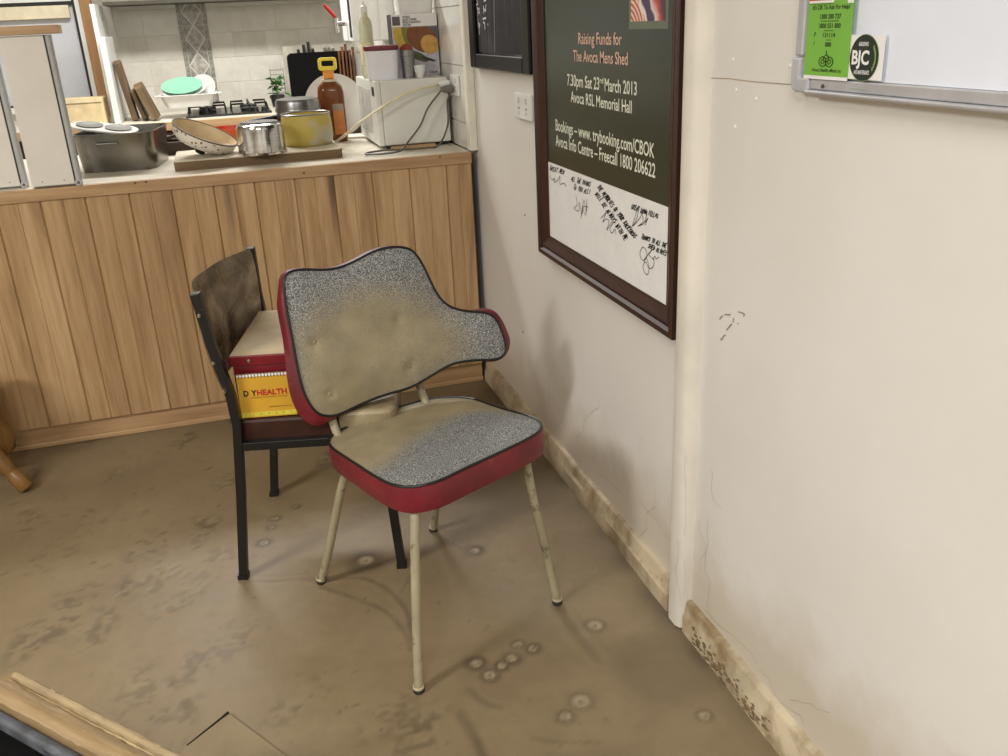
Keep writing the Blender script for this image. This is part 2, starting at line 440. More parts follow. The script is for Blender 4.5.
# skirting: two lengths either side of the cover strip
M_SKIRT = plain('muddy_skirting', (188, 174, 146), .55, var=.12, scale=8, bump=.3, bscale=30, dirt=((136, 115, 83), 7, .46))
def skirting(y0, y1, label, name='baseboard_right'):
    prof = [(0, 0), (-.022, 0), (-.023, .045), (-.017, .052), (-.015, .074), (-.011, .082), (0, .084)]
    mb = MB(); n = len(prof); ks = 24; r = random.Random(int(y0*100))
    for k in range(ks+1):
        y = y0+(y1-y0)*k/ks
        mb.v += [(XW+x+(r.uniform(-.0012, .0012) if x < 0 else 0), y, z+(r.uniform(-.0015, .0015) if z > .03 else 0)) for x, z in prof]
    for k in range(ks):
        for i in range(n-1): mb.f.append((k*n+i, k*n+i+1, (k+1)*n+i+1, (k+1)*n+i))
    mb.f += [tuple(range(n)), tuple(range(ks*n+n-1, ks*n-1, -1))]
    return struct(obj(name, mb, M_SKIRT, smooth=True), label)
skirting(1.632, 3.25, 'mud-stained white skirting running back to the counter')
sk2 = skirting(-2.45, 1.553, 'mud-caked white skirting below the whiteboard')
# clods on the near skirting
M_CLOD = plain('mud_clod', (116, 97, 68), .85, var=.2, scale=30, bump=.4)
mb = MB(); r = random.Random(5)
for k in range(150):
    y = r.uniform(1.19, 1.50); z = r.betavariate(1.3, 2.5)*.06+.004; s = r.uniform(.0015, .0055)
    mb.lathe([(0, -s), (s*.8, -s*.5), (s, 0), (s*.7, s*.6), (0, s*.9)], 6, Matrix.Translation((XW-.023, y, z)) @ Matrix.Rotation(r.uniform(0, 3), 4, 'Y') @ Matrix.Diagonal((.35, 1.6, .8, 1)))
o = obj('mud_clods', mb, M_CLOD, sk2); o['kind'] = 'stuff'

# vertical cover strip on the wall
poly = [(XW+.001, 1.554), (XW-.010, 1.556), (XW-.024, 1.563), (XW-.030, 1.575), (XW-.030, 1.605), (XW-.025, 1.618), (XW-.012, 1.628), (XW+.001, 1.630)]
struct(obj('trim_1', MB().prism(poly, .004, CEIL-.001), plain('cream_gloss', (220, 214, 201), .35, var=.05, scale=6, dirt=((196, 180, 148), 5, .66)), smooth=True), 'cream vertical cover strip beside the framed poster')

# cracks, scuffs and seams in the paint
M_CRACK = plain('crack', (168, 152, 126), .9, var=.1)
M_SCUFF = plain('scuff', (92, 84, 74), .9, var=.2)
fnW = lambda u, v: px(u, v, XW); offW = Vector((-.0012, 0, 0))
strokes('sheet_seam', [[(712, 78), (730, 78.5), (748, 81), (760, 82), (794, 84.5)]], .0014, M_CRACK, wall_r, fnW, offW)
strokes('paint_scuff', [[(720, 319), (723, 315.5)], [(725, 314.5), (731, 314.8)], [(734, 318), (733.5, 322)], [(732, 324), (727, 330)], [(720.5, 338), (722, 340), (724, 336), (726, 335)], [(739, 311), (740, 313)], [(741, 312), (745, 314), (744, 316)], [(738, 323), (739, 324)]], .0017, M_SCUFF, wall_r, fnW, offW)
r = random.Random(11); L = []
def wander(u, v, du, dv, n, j=5):
    P = [(u, v)]
    for _ in range(n): u += du+r.uniform(-j, j); v += dv+r.uniform(-j*.6, j*.6); P.append((u, v))
    return P
for a in [(525, 395, 4, 10, 6), (562, 420, -3, 9, 5), (600, 475, 5, 3, 6), (640, 500, 4, 7, 6), (655, 490, -4, 8, 6), (575, 440, 6, 8, 6), (520, 375, 3, 7, 4), (700, 520, 2, 12, 8), (712, 470, 3, 8, 5), (705, 610, 9, 8, 6), (700, 560, 3, -9, 5), (760, 670, 7, 8, 7), (790, 700, 8, 3, 5), (600, 400, -3, 7, 5)]: L.append(wander(*a))
strokes('hairline_cracks', L, .0008, M_CRACK, wall_r, fnW, offW)
fnP = lambda u, v: px(u, v, XW-.0305)
strokes('paint_cracks', [wander(678, 540, .4, 9, 6, 3), wander(686, 455, -.5, 11, 7, 3), wander(684, 560, -1.5, 8, 4, 3)], .001, M_CRACK, bpy.data.objects['trim_1'], lambda u, v: px(min(u, 686), v, XW-.031), Vector((-.0005, 0, 0)))
for k, (u, v) in enumerate([(525, 215), (523, 332), (736, 90), (756, 99), (735, 127), (733, 60), (790, 66)]):
    p = px(u, v, XW); obj('screw_hole', MB().lathe([(0, .0), (.004, .0), (.003, .0015), (0, .0018)], 8, Matrix.Translation(p) @ Matrix.Rotation(-math.pi/2, 4, 'Y')), M_SCUFF if k < 2 else M_WHITE, wall_r)

# ------------------------------------------------------------------ servery counter
XE = .835     # right end of the counter
ct = thing('servery_counter', 'pine-lined servery counter below the kitchenware', 'counter', (0, 3.25, 0))
obj('carcass', MB().box((-3.2, .03, .0), (XE, .83, .862)), plain('dark_board', (70, 54, 38), .8), ct)
obj('kick_board', MB().box((-3.2, .016, .0), (XE, .0295, .078)), M_PINEX, ct, bevel=.002)
obj('floor_batten', MB().box((-3.2, .004, 0), (XE, .0155, .018)), M_PINEX, ct, bevel=.003)
def plank_mesh(w, h):
    # tongue-and-groove board: bevelled edges and a mid bead groove
    g = .0045; prof = [(-w/2+.0004, .016), (-w/2+.0004, .0045), (-w/2+g, 0), (-g*.6, 0), (0, .0022), (g*.6, 0), (w/2-g, 0), (w/2-.0004, .0045), (w/2-.0004, .016)]
    return MB().prism([(x, y) for x, y in prof], 0, h, Matrix(((1, 0, 0, 0), (0, 1, 0, 0), (0, 0, 1, 0), (0, 0, 0, 1)))).mesh('plank')
PW = .1358; pm = plank_mesh(PW, .781); pm.materials.append(M_PINE)
x = .739+PW/2 - PW*29
while x < XE-.02:
    if x+PW/2 > XE: break
    link('plank', pm, None, ct, (x, 0, .078)); x += PW
pe = plank_mesh(XE-(x-PW/2)-.001, .781)
link('plank', pe, M_PINE, ct, ((x-PW/2+XE)/2, 0, .078))
wt = thing('counter_worktop', 'cream laminate worktop with pine edging holding the kitchenware', 'worktop', (0, 3.25, .866))
obj('laminate_top', MB().box((-3.2, .018, 0), (XE, .9, .034)), M_LAM, wt, bevel=.001)
obj('edge_strip', MB().box((-3.2, -.006, -.006), (XE, .0178, .0335)), M_PINEX, wt, bevel=.002)
for u, v in ((304, 173), (440, 157), (146, 182), (135, 183)):
    p = py(u, v, 3.243); obj('nail_hole', MB().lathe([(0, 0), (.004, 0), (.003, .001), (0, .0012)], 8, Matrix.Translation((p.x, -.006, p.z-.866)) @ Matrix.Rotation(math.pi/2, 4, 'X')), M_SCUFF, wt)
ZC = .9

# ------------------------------------------------------------------ kitchen back wall: tiles
M_TILE = plain('cream_tile', (196, 191, 178), .28, var=.07, scale=5)
w = N('cream_stone_tile'); v = w.coord(); oi = w.n('ShaderNodeObjectInfo').outputs['Random']
vv = w.n('ShaderNodeVectorMath', operation='ADD'); cb = w.n('ShaderNodeCombineXYZ')
for i in range(3): w.l(w.math('MULTIPLY', oi, 20.+7*i), cb.inputs[i])
w.l(v, vv.inputs[0]); w.l(cb.outputs[0], vv.inputs[1])
c = w.ramp(w.noise(vv.outputs[0], 7, 6, .65, .6), [(.3, (192, 187, 174)), (.55, (208, 204, 193)), (.75, (216, 212, 202))])
w.col(w.mix(w.ramp(oi, [(0, (0, 0, 0, 1)), (1, (.25, .25, .25, 1))]), c, lin((180, 174, 160)))); M_TILE = w.set(.3)
M_STONE = plain('grey_stone_tile', (164, 160, 150), .35, var=.3, scale=40)
M_STONE2 = plain('dark_stone_tile', (144, 141, 132), .35, var=.3, scale=40)
tm = {}
def tile(x0, x1, z0, z1, mat=None, g=.0015):
    key = (round(x1-x0, 4), round(z1-z0, 4), mat.name if mat else '')
    if key not in tm:
        w2, h2 = (x1-x0)/2-g, (z1-z0)/2-g; b = .002
        mb = MB(); ring = lambda s, y: [(-w2+s, y, -h2+s), (w2-s, y, -h2+s), (w2-s, y, h2-s), (-w2+s, y, h2-s)]
        mb.v = ring(0, 0)+ring(0, -.0012)+ring(b, -.0024); mb.f = [(8, 9, 10, 11)]
        for k in (0, 4): mb.f += [(k+i, k+(i+1) % 4, k+4+(i+1) % 4, k+4+i) for i in range(4)]
        me = mb.mesh('wall_tile'); me.materials.append(mat or M_TILE); tm[key] = me
    return link('wall_tile', tm[key], None, wall_b, ((x0+x1)/2, YB, (z0+z1)/2))
zs = [.906+.147*i for i in range(6)]
for i in range(5):
    x = -.02
    off = 0 if i % 2 else .07
    edges = [-.02]+[e for e in np.arange(-.02+.2-off, XW, .2)]+[XW]
    edges = [e for e in edges if e <= XW]
    for a, b in zip(edges, edges[1:]):
        if b-a > .02: tile(float(a), float(b), zs[i], zs[i+1])
    for a, b in ((-.4, -.2), (-.56, -.4)): tile(a, b, zs[i], zs[i+1])
# decorative strip
for i in range(4):
    z0 = .93+.155*i
    tile(-.198, -.170, z0, z0+.155, M_STONE2); tile(-.052, -.024, z0, z0+.155, M_STONE2)
    cx, cz = -.111, z0+.0775; hw, hh = .0575, .0775; g = .0038
    def piece(poly, mat):
        mb = MB().prism(poly, 0, .0022, Matrix.Translation((0, YB, 0)) @ Matrix(((1, 0, 0, 0), (0, 0, -1, 0), (0, 1, 0, 0), (0, 0, 0, 1))))
        obj('stone_inset', mb, mat, wall_b)
    piece([(cx-hw+g*1.5, cz), (cx, cz-hh+g*1.8), (cx+hw-g*1.5, cz), (cx, cz+hh-g*1.8)], M_STONE)
    for sx_ in (-1, 1):
        x1 = cx+sx_*hw
        for sz in (-1, 1):
            q = [(x1, cz+sz*g*1.5), (x1, cz+sz*(hh-.0005)), (cx+sx_*g*1.2, cz+sz*(hh-.0005))]
            piece(q, M_STONE2)
# right-hand tiled return
M_WTILE = plain('white_gloss_tile', (224, 222, 214), .15, var=.05, scale=7)
tr = struct(obj('trim_2', MB().box((.845, 3.29, .902), (XW-.0005, YB-.009, 2.2)), plain('grout_white', (214, 211, 203), .7)), 'white tiled panel on the side wall above the counter')
me = MB().box((-.003, -.0985, -.0985), (.003, .0985, .0985)).mesh('wall_tile'); me.materials.append(M_WTILE)
for j in range(15):
    for i in range(4):
        y = 3.39+.2*j
        if y+.1 > YB-.02: continue
        o = link('wall_tile', me, None, tr, (.842, y, 1.0+.2*i-.045 if True else 0))
        o.location.z = .945+.2*i
        if i == 0: o.scale = (1, 1, .45); o.location.z = 1.0-.052+.0
        else: o.location.z = .995+.1+.2*(i-1)
struct(obj('trim_3', MB().box((.832, 3.247, .903), (XW-.0005, 3.289, 2.2)), plain('cream_trim', (230, 225, 210), .4, var=.04), bevel=.003), 'white edge strip closing the tiled panel')

# window at the far left of the kitchen wall
win = struct(obj('window_1', MB().box((-2.0, YB-.012, .99), (-.765, YB-.006, 1.9)), plain('frosted_pane', (200, 202, 208), .3, var=.04, scale=3)), 'grey frosted window at the far left')
obj('window_frame', MB().box((-.765, YB-.03, .985), (-.7505, YB-.0005, 1.9)).box((-2., YB-.03, .985), (-.765, YB-.0125, .996)), M_BLK, win)
obj('window_liner', MB().box((-.7503, YB-.04, .95), (-.7255, YB-.0005, 1.9)).box((-2., YB-.04, .95), (-.7503, YB-.0005, .9845)), M_WHITE, win)
obj('window_rail', MB().box((-2., YB-.05, 1.465), (-.785, YB-.0125, 1.535)), plain('cream_rail', (226, 214, 184), .45, var=.05), win, bevel=.003)
obj('rail_gap', MB().box((-2., YB-.03, 1.535), (-.765, YB-.0125, 1.556)), M_BLK, win)
obj('upper_sash', MB().box((-2., YB-.035, 1.556), (-.765, YB-.0125, 1.9)), M_WHITE, win)
struct(obj('trim_4', MB().box((-.725, YB-.05, .87), (-.658, YB-.0005, 2.1)), mat_pine('pine_architrave', (160, 118, 74), (186, 142, 94), (198, 156, 108), 'z'), bevel=.003), 'pine architrave beside the window')

# overhead cupboard (only its dark underside edge shows)
oc = thing('overhead_cupboard', 'overhead kitchen cupboard above the tiled splashback', 'cupboard', (.05, 5.86, 1.515))
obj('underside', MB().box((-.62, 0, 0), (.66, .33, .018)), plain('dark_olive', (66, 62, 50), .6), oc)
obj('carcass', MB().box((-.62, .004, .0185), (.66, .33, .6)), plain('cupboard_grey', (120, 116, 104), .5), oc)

# ------------------------------------------------------------------ back bench
bb = thing('back_bench', 'kitchen back bench with pine front edge and dark cupboards', 'bench', (0, 5.45, 0))
obj('carcass', MB().box((-2., .05, 0), (XW-.03, .745, .859)), plain('bench_brown', (84, 62, 44), .6), bb)
obj('bench_top', MB().box((-2., .02, .86), (XW-.03, .745, .8995)), M_LAM, bb)
obj('bench_edge', MB().box((-2., 0, .855), (XW-.03, .0195, .9)), M_PINEX, bb, bevel=.002)
YBN = 5.45
hob = thing('gas_hob', 'black gas hob with cast burners on the back bench', 'hob', (.12, 5.86, .9))
obj('hob_plate', MB().box((-.34, -.26, 0), (.14, .24, .012)), plain('hob_black', (34, 33, 32), .25), hob, bevel=.004)
for (x, y) in ((-.22, -.13), (.02, -.13), (-.22, .11), (.02, .11)):
    b = obj('burner', MB().lathe([(0, .012), (.05, .012), (.05, .028), (.03, .034), (0, .034)], 20, Matrix.Translation((x, y, 0))), M_BLK, hob, smooth=True)
    mb = MB()
    for k in range(4):
        a = k*math.pi/2; mb.tube([(x+.03*math.cos(a), y+.03*math.sin(a), .052), (x+.10*math.cos(a), y+.10*math.sin(a), .052), (x+.105*math.cos(a), y+.105*math.sin(a), .013)], .006, 6)
    obj('pan_support', mb, M_BLK, hob, smooth=True)
for x in (.0, .05): obj('control_knob', MB().lathe([(0, .012), (.018, .012), (.016, .035), (0, .036)], 14, Matrix.Translation((x+.05, -.235, 0))), M_BLK, hob, smooth=True)

# leaning white boards
def boardthing(name, label, cat, a, b, mat, group=None, rx=0, ry=0, bevel=.003):
    loc = ((a[0]+b[0])/2, (a[1]+b[1])/2, a[2])
    o = obj(name, MB().box((a[0]-loc[0], a[1]-loc[1], 0), (b[0]-loc[0], b[1]-loc[1], b[2]-a[2])), mat, bevel=bevel)
    o.location = loc; o.rotation_euler = (rx, ry, 0); return tag(o, label, cat, group)
boardthing('white_board', 'taller white board upright beside the pine architrave', 'board', (-.622, 5.70, .901), (-.598, 6.14, 1.52), M_WHITE, ry=.0)
boardthing('white_board', 'shorter white board leaning in front of the taller one', 'board', (-.592, 5.54, .901), (-.560, 5.98, 1.352), M_WHITE)
M_OAK = mat_pine('worn_chopping_wood', (74, 56, 36), (104, 82, 56), (128, 104, 74), 'z', .6)
def chop(poly, x, y, ry, rz, th, label):
    o = obj('chopping_board', MB().prism(poly, 0, th, Matrix(((0, 0, 1, 0), (1, 0, 0, 0), (0, 1, 0, 0), (0, 0, 0, 1)))), M_OAK, bevel=.003)
    o.location = (x, y, .903); o.rotation_euler = (0, ry, rz); return tag(o, label, 'chopping board', 'wooden chopping boards')
pad = [(-.12, 0), (.12, 0), (.12, .17), (.03, .2), (.03, .30), (-.03, .30), (-.03, .2), (-.12, .17)]
flat = [(-.12, 0), (.12, 0), (.13, .01), (.13, .16), (.12, .17), (-.12, .17), (-.13, .16), (-.13, .01)]
chop([(-.06, 0), (.06, 0), (.06, .31), (.03, .325), (-.03, .325), (-.06, .31)], -.510, 5.72, -.14, 0, .034, 'tallest dark chopping board leaning on the white board')
chop(flat, -.450, 5.76, -.26, 0, .024, 'dark chopping board between the tallest one and the light one')
chop([(-.08, 0), (.08, 0), (.08, .18), (.05, .205), (-.05, .205), (-.08, .18)], -.400, 5.66, -.34, 0, .044, 'light worn chopping board leaning nearest the dish tub')
bx = thing('cardboard_box', 'beige cardboard box behind the roasting tin', 'box', (-.78, 5.62, .901))
obj('box_body', MB().prism(rrect(.30, .2, .015, 3), 0, .145), plain('beige_card', (214, 194, 150), .7, var=.08), bx, bevel=.004)
obj('box_flap', MB().box((-.14, -.104, .125), (.145, -.1005, .148)), plain('beige_card2', (224, 206, 164), .7, var=.08), bx)

# dish tub with plates
tub = thing('dish_tub', 'white plastic dish tub on the hob', 'tub', (-.19, 5.74, .9590))
prof = rrect(.30, .24, .03, 4)
def shellbox(w0, d0, w1, d1, h, t, r=.03, lip=.012):
    mb = MB(); rings = [(w0, d0, 0), (w1, d1, h), (w1+2*lip, d1+2*lip, h), (w1+2*lip, d1+2*lip, h+.004), (w1-t, d1-t, h+.004), (w0-t, d0-t, t)]
    n = len(rrect(1, 1, .1, 4))
    for w_, d_, z in rings: mb.v += [(x, y, z) for x, y in rrect(w_, d_, r, 4)]
    for k in range(len(rings)-1):
        mb.f += [(k*n+i, k*n+(i+1) % n, (k+1)*n+(i+1) % n, (k+1)*n+i) for i in range(n)]
    mb.f += [tuple(range(n-1, -1, -1)), tuple(range((len(rings)-1)*n, len(rings)*n))]; return mb
obj('tub_body', shellbox(.25, .2, .30, .24, .065, .008), M_WHITE, tub, smooth=True)
obj('handle_ear', MB().box((-.185, -.03, .058), (-.16, .03, .066)), M_WHITE, tub, bevel=.003)
obj('handle_ear', MB().box((.16, -.03, .058), (.185, .03, .066)), M_WHITE, tub, bevel=.003)
platep = [(0, 0), (.045, 0), (.05, .003), (.09, .014), (.092, .017), (.05, .007), (0, .005)]
def plate(name, label, loc, rot, mat, sc=1., sx=1.):
    o = obj(name, MB().lathe([(r_*sc, z*sc) for r_, z in platep], 40, sx=sx), mat, smooth=True); o.location = loc; o.rotation_euler = rot
    return tag(o, label, 'plate')
plate('plate', 'mint green oval plate standing in the dish tub', (-.215, 5.715, 1.060), (.42, -.03, -.05), plain('mint_green', (134, 190, 162), .45, var=.04), 1.08, 1.15)
plate('plate', 'white plate behind the mint green plate', (-.205, 5.735, 1.044), (.42, -.03, -.05), M_WHITE, 1.15, 1.15)
plate('plate', 'grey-white plate tilted at the right of the dish tub', (-.105, 5.79, 1.05), (1.05, .1, -.35), plain('greywhite', (200, 198, 190), .35), .85)

# potted plant
pl = thing('potted_plant', 'small leafy green plant in a dark pot by the knives', 'plant', (.325, 6.03, .9005))
obj('pot', MB().lathe([(0, 0), (.035, 0), (.045, .07), (.042, .07), (.036, .06), (0, .06)], 20), plain('pot_black', (34, 32, 30), .5), pl, smooth=True)
M_LEAF = plain('leaf_green', (58, 112, 42), .45, var=.3, scale=50)
r = random.Random(2)
obj('stem', MB().tube([(0, 0, .06), (.004, 0, .12), (-.004, 0, .17)], .003, 6), M_LEAF, pl)
lm = MB().add([(0, 0, 0), (.018, .022, .006), (0, .05, .002), (-.018, .022, .006), (0, .025, -.002)], [(0, 1, 4), (1, 2, 4), (2, 3, 4), (3, 0, 4)]).mesh('leaf'); lm.materials.append(M_LEAF)
for k in range(30):
    o = link('leaf', lm, None, pl, (r.gauss(0, .018), r.gauss(0, .015), r.uniform(.075, .17)), (r.uniform(-.7, .9), r.uniform(-.5, .5), r.uniform(0, 6.28))); o.scale = (r.uniform(.8, 1.15),)*3
# wire rack behind the plant
wr = MB()
for k in range(6): wr.tube([(-.04, 0, .07+.028*k), (.04, 0, .07+.028*k)], .0018, 5)
for x in (-.04, .04): wr.tube([(x, 0, 0), (x, 0, .22)], .0022, 5)
wr.tube([(-.04, 0, 0), (-.04, -.05, .002)], .0022, 5); wr.tube([(.04, 0, 0), (.04, -.05, .002)], .0022, 5)
o = obj('wire_rack', wr, M_DULL); o.location = (.345, 6.14, .9022); tag(o, 'thin wire rack against the tiles behind the plant', 'rack')
# knife block board: white panel and black magnetic/pocket board
kb = thing('knife_board', 'black knife holder on a pale panel against the tiles', 'knife rack', (.62, 6.17, .903))
obj('backing_panel', MB().box((-.22, -.0, 0), (.23, .021, .345)), plain('pale_panel', (196, 190, 174), .5), kb)
obj('pocket_body', MB().prism(rrect(.40, .30, .03, 4), 0, .05, Matrix.Translation((.0, -.0005, .152)) @ Matrix.Rotation(math.pi/2, 4, 'X')), plain('pocket_black', (10, 9, 9), .7, spec=.12), kb, bevel=.003)
M_HAND = plain('knife_handle_black', (22, 20, 18), .4); M_WOODH = mat_pine('wooden_handle', (70, 42, 24), (110, 68, 38), (136, 92, 56), 'z', .5)
kn = [(.495, .045, 'b'), (.530, .07, 'b'), (.560, .085, 'b'), (.585, .045, 'b'), (.660, .05, 's'), (.685, .05, 's'), (.712, .045, 's')]
names = ['first black-handled knife at the left of the holder', 'second black-handled knife in the holder', 'tallest black-handled knife in the holder', 'short black-handled knife beside the tallest one', 'steel-handled knife left of three alike', 'steel-handled knife in the middle of three alike', 'steel-handled knife right of three alike']
for (x, h, kd), nm in zip(kn, names):
    t = thing('kitchen_knife', nm, 'knife', (x, 6.142, 1.183), group='knives in the holder')
    obj('handle', MB().box((-.009, -.009, .0), (.009, .009, h)), M_HAND if kd == 'b' else M_DULL, t, bevel=.004)
    obj('bolster', MB().box((-.007, -.007, -.006+.002), (.007, .007, -.0003)), M_DULL, t)
for k in range(6):
    x = .735+.022*k
    t = thing('wooden_spatula', 'wooden-handled utensil, number %s from the left in the row right of the knives' % ('one', 'two', 'three', 'four', 'five', 'six')[k], 'utensil', (x, 6.06, .935+.004*(k % 2)), group='wooden utensils in the caddy')
    obj('shaft', MB().tube([(0, 0, 0), (.002, .01, .2), (.004, .014, .27+.02*((k*7) % 3))], [.008, .006, .009], 8), M_WOODH, t, smooth=True)
uc = obj('utensil_caddy', MB().box((-.08, -.03, 0), (.055, .03, .012)).box((-.08, -.03, .012), (.055, -.026, .11)).box((-.08, .026, .012), (.055, .03, .11)).box((-.08, -.026, .012), (-.076, .026, .11)).box((.051, -.026, .012), (.055, .026, .11)), plain('caddy_brown', (92, 58, 36), .5), bevel=.002)
uc.location = (.787, 6.06, .9022); tag(uc, 'brown slatted caddy holding wooden utensils', 'caddy')

# ------------------------------------------------------------------ boiling-water unit on the side wall
hw = thing('water_heater', 'white wall-mounted boiling-water unit with red-lever tap', 'water heater', (XW-.02, 4.6, 1.275))
obj('casing', MB().box((-.21, 0, 0), (-.0005, .34, .62)), M_WHITE, hw, bevel=.006)
obj('side_panel', MB().box((-.075, -.004, .004), (-.003, -.0003, .60)), M_WHITE, hw, bevel=.001)
obj('front_trim', MB().box((-.2145, .004, .02), (-.2103, .05, .61)), M_BLK, hw, bevel=.002)
tap = obj('tap', MB().tube([(-.2105, .15, .085), (-.262, .15, .085)], .012, 12).tube(cat_path([(-.262, .15, .11), (-.264, .15, .08), (-.262, .15, .045)]), .013, 12), M_STEEL, hw, smooth=True)
obj('tap_lever', MB().tube([(-.262, .15, .112), (-.272, .149, .125), (-.312, .147, .172)], [.008, .009, .008], 10), plain('red_lever', (196, 30, 34), .35), tap, smooth=True)

# ------------------------------------------------------------------ things on the servery counter
# tall white panels with tube edges at the far left
M_PANEL = plain('white_panel', (224, 219, 208), .45, var=.03, scale=5); M_GREY = plain('grey_tube', (176, 176, 174), .4, var=.06)
def panel(x, y, rz, label, w=.128, h=.46, cap=False, lean=0.):
    t = thing('shutter_panel', label, 'panel', (x, y, ZC+.001), rz, 'white panels standing on the counter'); t.rotation_euler = (lean, 0, rz)
    obj('panel_sheet', MB().prism([(-w, 0), (-w+.018, -.0), (0, 0), (0, .016), (-w, .016)], .006, h, None), M_PANEL, t, bevel=.0015)
    obj('dark_seam', MB().box((.0004, .001, .01), (.0026, .014, h-.002)), M_BLK, t)
    tb = obj('edge_tube', MB().tube([(.0125, .006, .012), (.0125, .006, h-.002)], .0095, 14), M_GREY, t, smooth=True)
    obj('tube_end', MB().lathe([(.010, 0), (.0105, .006), (.005, .007), (.0045, .001)], 14, Matrix.Translation((.0125, -.004, .010)) @ Matrix.Rotation(math.pi/2, 4, 'X')), M_GREY, tb, smooth=True)
    obj('screw', MB().lathe([(0, .0), (.002, 0), (.0015, .001), (0, .0012)], 8, Matrix.Translation((-.03, -.0002, .02)) @ Matrix.Rotation(math.pi/2, 4, 'X')), M_SCUFF, t)
    obj('screw', MB().lathe([(0, .0), (.002, 0), (.0015, .001), (0, .0012)], 8, Matrix.Translation((-.095, -.0002, .02)) @ Matrix.Rotation(math.pi/2, 4, 'X')), M_SCUFF, t)
    obj('back_sheet', MB().box((-w, .0165, .0), (.02, .03, h)), M_GREY, t)
    return t
panel(-.503, 3.246, 0, 'white panel with grey tube edge under the pine batten')
panel(-.675, 3.30, 0, 'white panel with grey tube edge at the photo left border', h=.42, w=.2)
ba = obj('pine_batten', MB().box((-.26, -.02, 0), (.0, .045, .026)), M_PINEX, bevel=.002); ba.location = (-.452, 3.25, ZC+.463); tag(ba, 'pine batten lying across the top of the white panel', 'batten')

# roasting tin
rtin = thing('roasting_tin', 'deep dark steel roasting tin near the white panels', 'roasting tin', (-.375, 3.665, ZC), math.radians(20))
M_TIN = plain('dark_tin', (122, 119, 112), .26, .9, var=.2, scale=6)
obj('tin_body', shellbox(.255, .30, .275, .33, .128, .004, .05, .003), M_TIN, rtin, smooth=True)
rtin.rotation_euler = (0, 0, math.radians(-8))
obj('tin_handle', MB().tube([(-.05, -.162, .095), (-.05, -.168, .1), (.02, -.168, .1), (.02, -.162, .095)], .003, 8), M_STEEL, rtin, smooth=True)
sd = thing('sink_strainer', 'white two-bowl plastic dish lying in the roasting tin', 'dish', (-.43, 3.655, ZC+.128), math.radians(-12))
mb = MB().prism(rrect(.235, .13, .06, 6), 0, .008)
obj('dish_plate', mb, M_WHITE, sd, bevel=.003)
for x in (-.05, .05):
    obj('dish_bowl', MB().lathe([(.044, .0085), (.046, .012), (.040, .0125), (.030, .0105), (0, .009)], 24, Matrix.Translation((x, 0, 0)), sx=1.0, sy_=1.0), plain('grey_bowl', (112, 108, 100), .4), sd, smooth=True)
sd.rotation_euler = (.10, .16, math.radians(-12)); sd.location.z = ZC+.137

# thick chopping slab
sl = thing('chopping_slab', 'thick pale chopping slab with brown side under the pots', 'chopping slab', (.094, 3.53, ZC), 0)
obj('slab_body', MB().prism(rrect(.584, .30, .012, 3), 0, .030), mat_pine('slab_side', (92, 72, 46), (112, 90, 60), (130, 106, 74), 'x', .7), sl)
obj('slab_top', MB().prism(rrect(.584, .30, .012, 3), .0302, .036), plain('slab_cream', (202, 192, 168), .6, dirt=((170, 154, 122), 9, .55)), sl, bevel=.002)
ZS = ZC+.036
# enamel lid lying upside-down on its knob
M_CREAM = plain('cream_enamel', (206, 184, 146), .5, var=.06)
w = N('floral_enamel'); v = w.coord(); vo = w.n('ShaderNodeTexVoronoi'); vo.inputs['Scale'].default_value = 60; w.l(v, vo.inputs['Vector'])
nz = w.noise(v, 14, 3); w.col(w.mix(w.ramp(w.math('ADD', vo.outputs['Distance'], w.math('MULTIPLY', nz, .9)), [(.70, (1, 1, 1, 1)), (.76, (0, 0, 0, 1))]), lin((224, 218, 204)), lin((128, 96, 74)))); M_FLORAL = w.set(.3)
ld = thing('enamel_lid', 'cream enamel pan lid tipped upside down on its black knob', 'pan lid', (-.088, 3.50, ZS))
LM = Matrix.Translation((-.0, 0, .058)) @ Matrix.Rotation(math.radians(24), 4, 'Y') @ Matrix.Rotation(math.radians(9), 4, 'X')
obj('lid_shell', MB().lathe([(0, -.031), (.06, -.030), (.092, -.022), (.110, -.004), (.116, .022), (.112, .022)], 48, LM), M_FLORAL, ld, smooth=True)
obj('lid_inside', MB().lathe([(.112, .0222), (.106, -.002), (.088, -.017), (.055, -.0245), (0, -.0255)], 48, LM), M_CREAM, ld, smooth=True)
obj('lid_rim', MB().lathe([(.1125, .0205), (.1172, .0205), (.1172, .0245), (.1125, .0245), (.1125, .0205)], 48, LM), plain('dark_rim', (70, 58, 44), .4), ld, smooth=True)
obj('lid_knob', MB().lathe([(0, -.058), (.016, -.056), (.019, -.046), (.012, -.038), (.010, -.031), (0, -.0305)], 20, LM), M_BLK, ld, smooth=True)
# polished steel pot, upside down
sp = thing('steel_pot', 'polished steel saucepan upside down on the chopping slab', 'saucepan', (.108, 3.425, ZS))
obj('pot_shell', MB().lathe([(.087, 0), (.0875, .006), (.083, .007), (.083, .088), (.079, .099), (.070, .104), (.05, .106), (0, .106)], 48), M_STEEL, sp, smooth=True)
obj('base_disc', MB().lathe([(.066, .1055), (.064, .109), (0, .1095)], 48), M_DULL, sp, smooth=True)
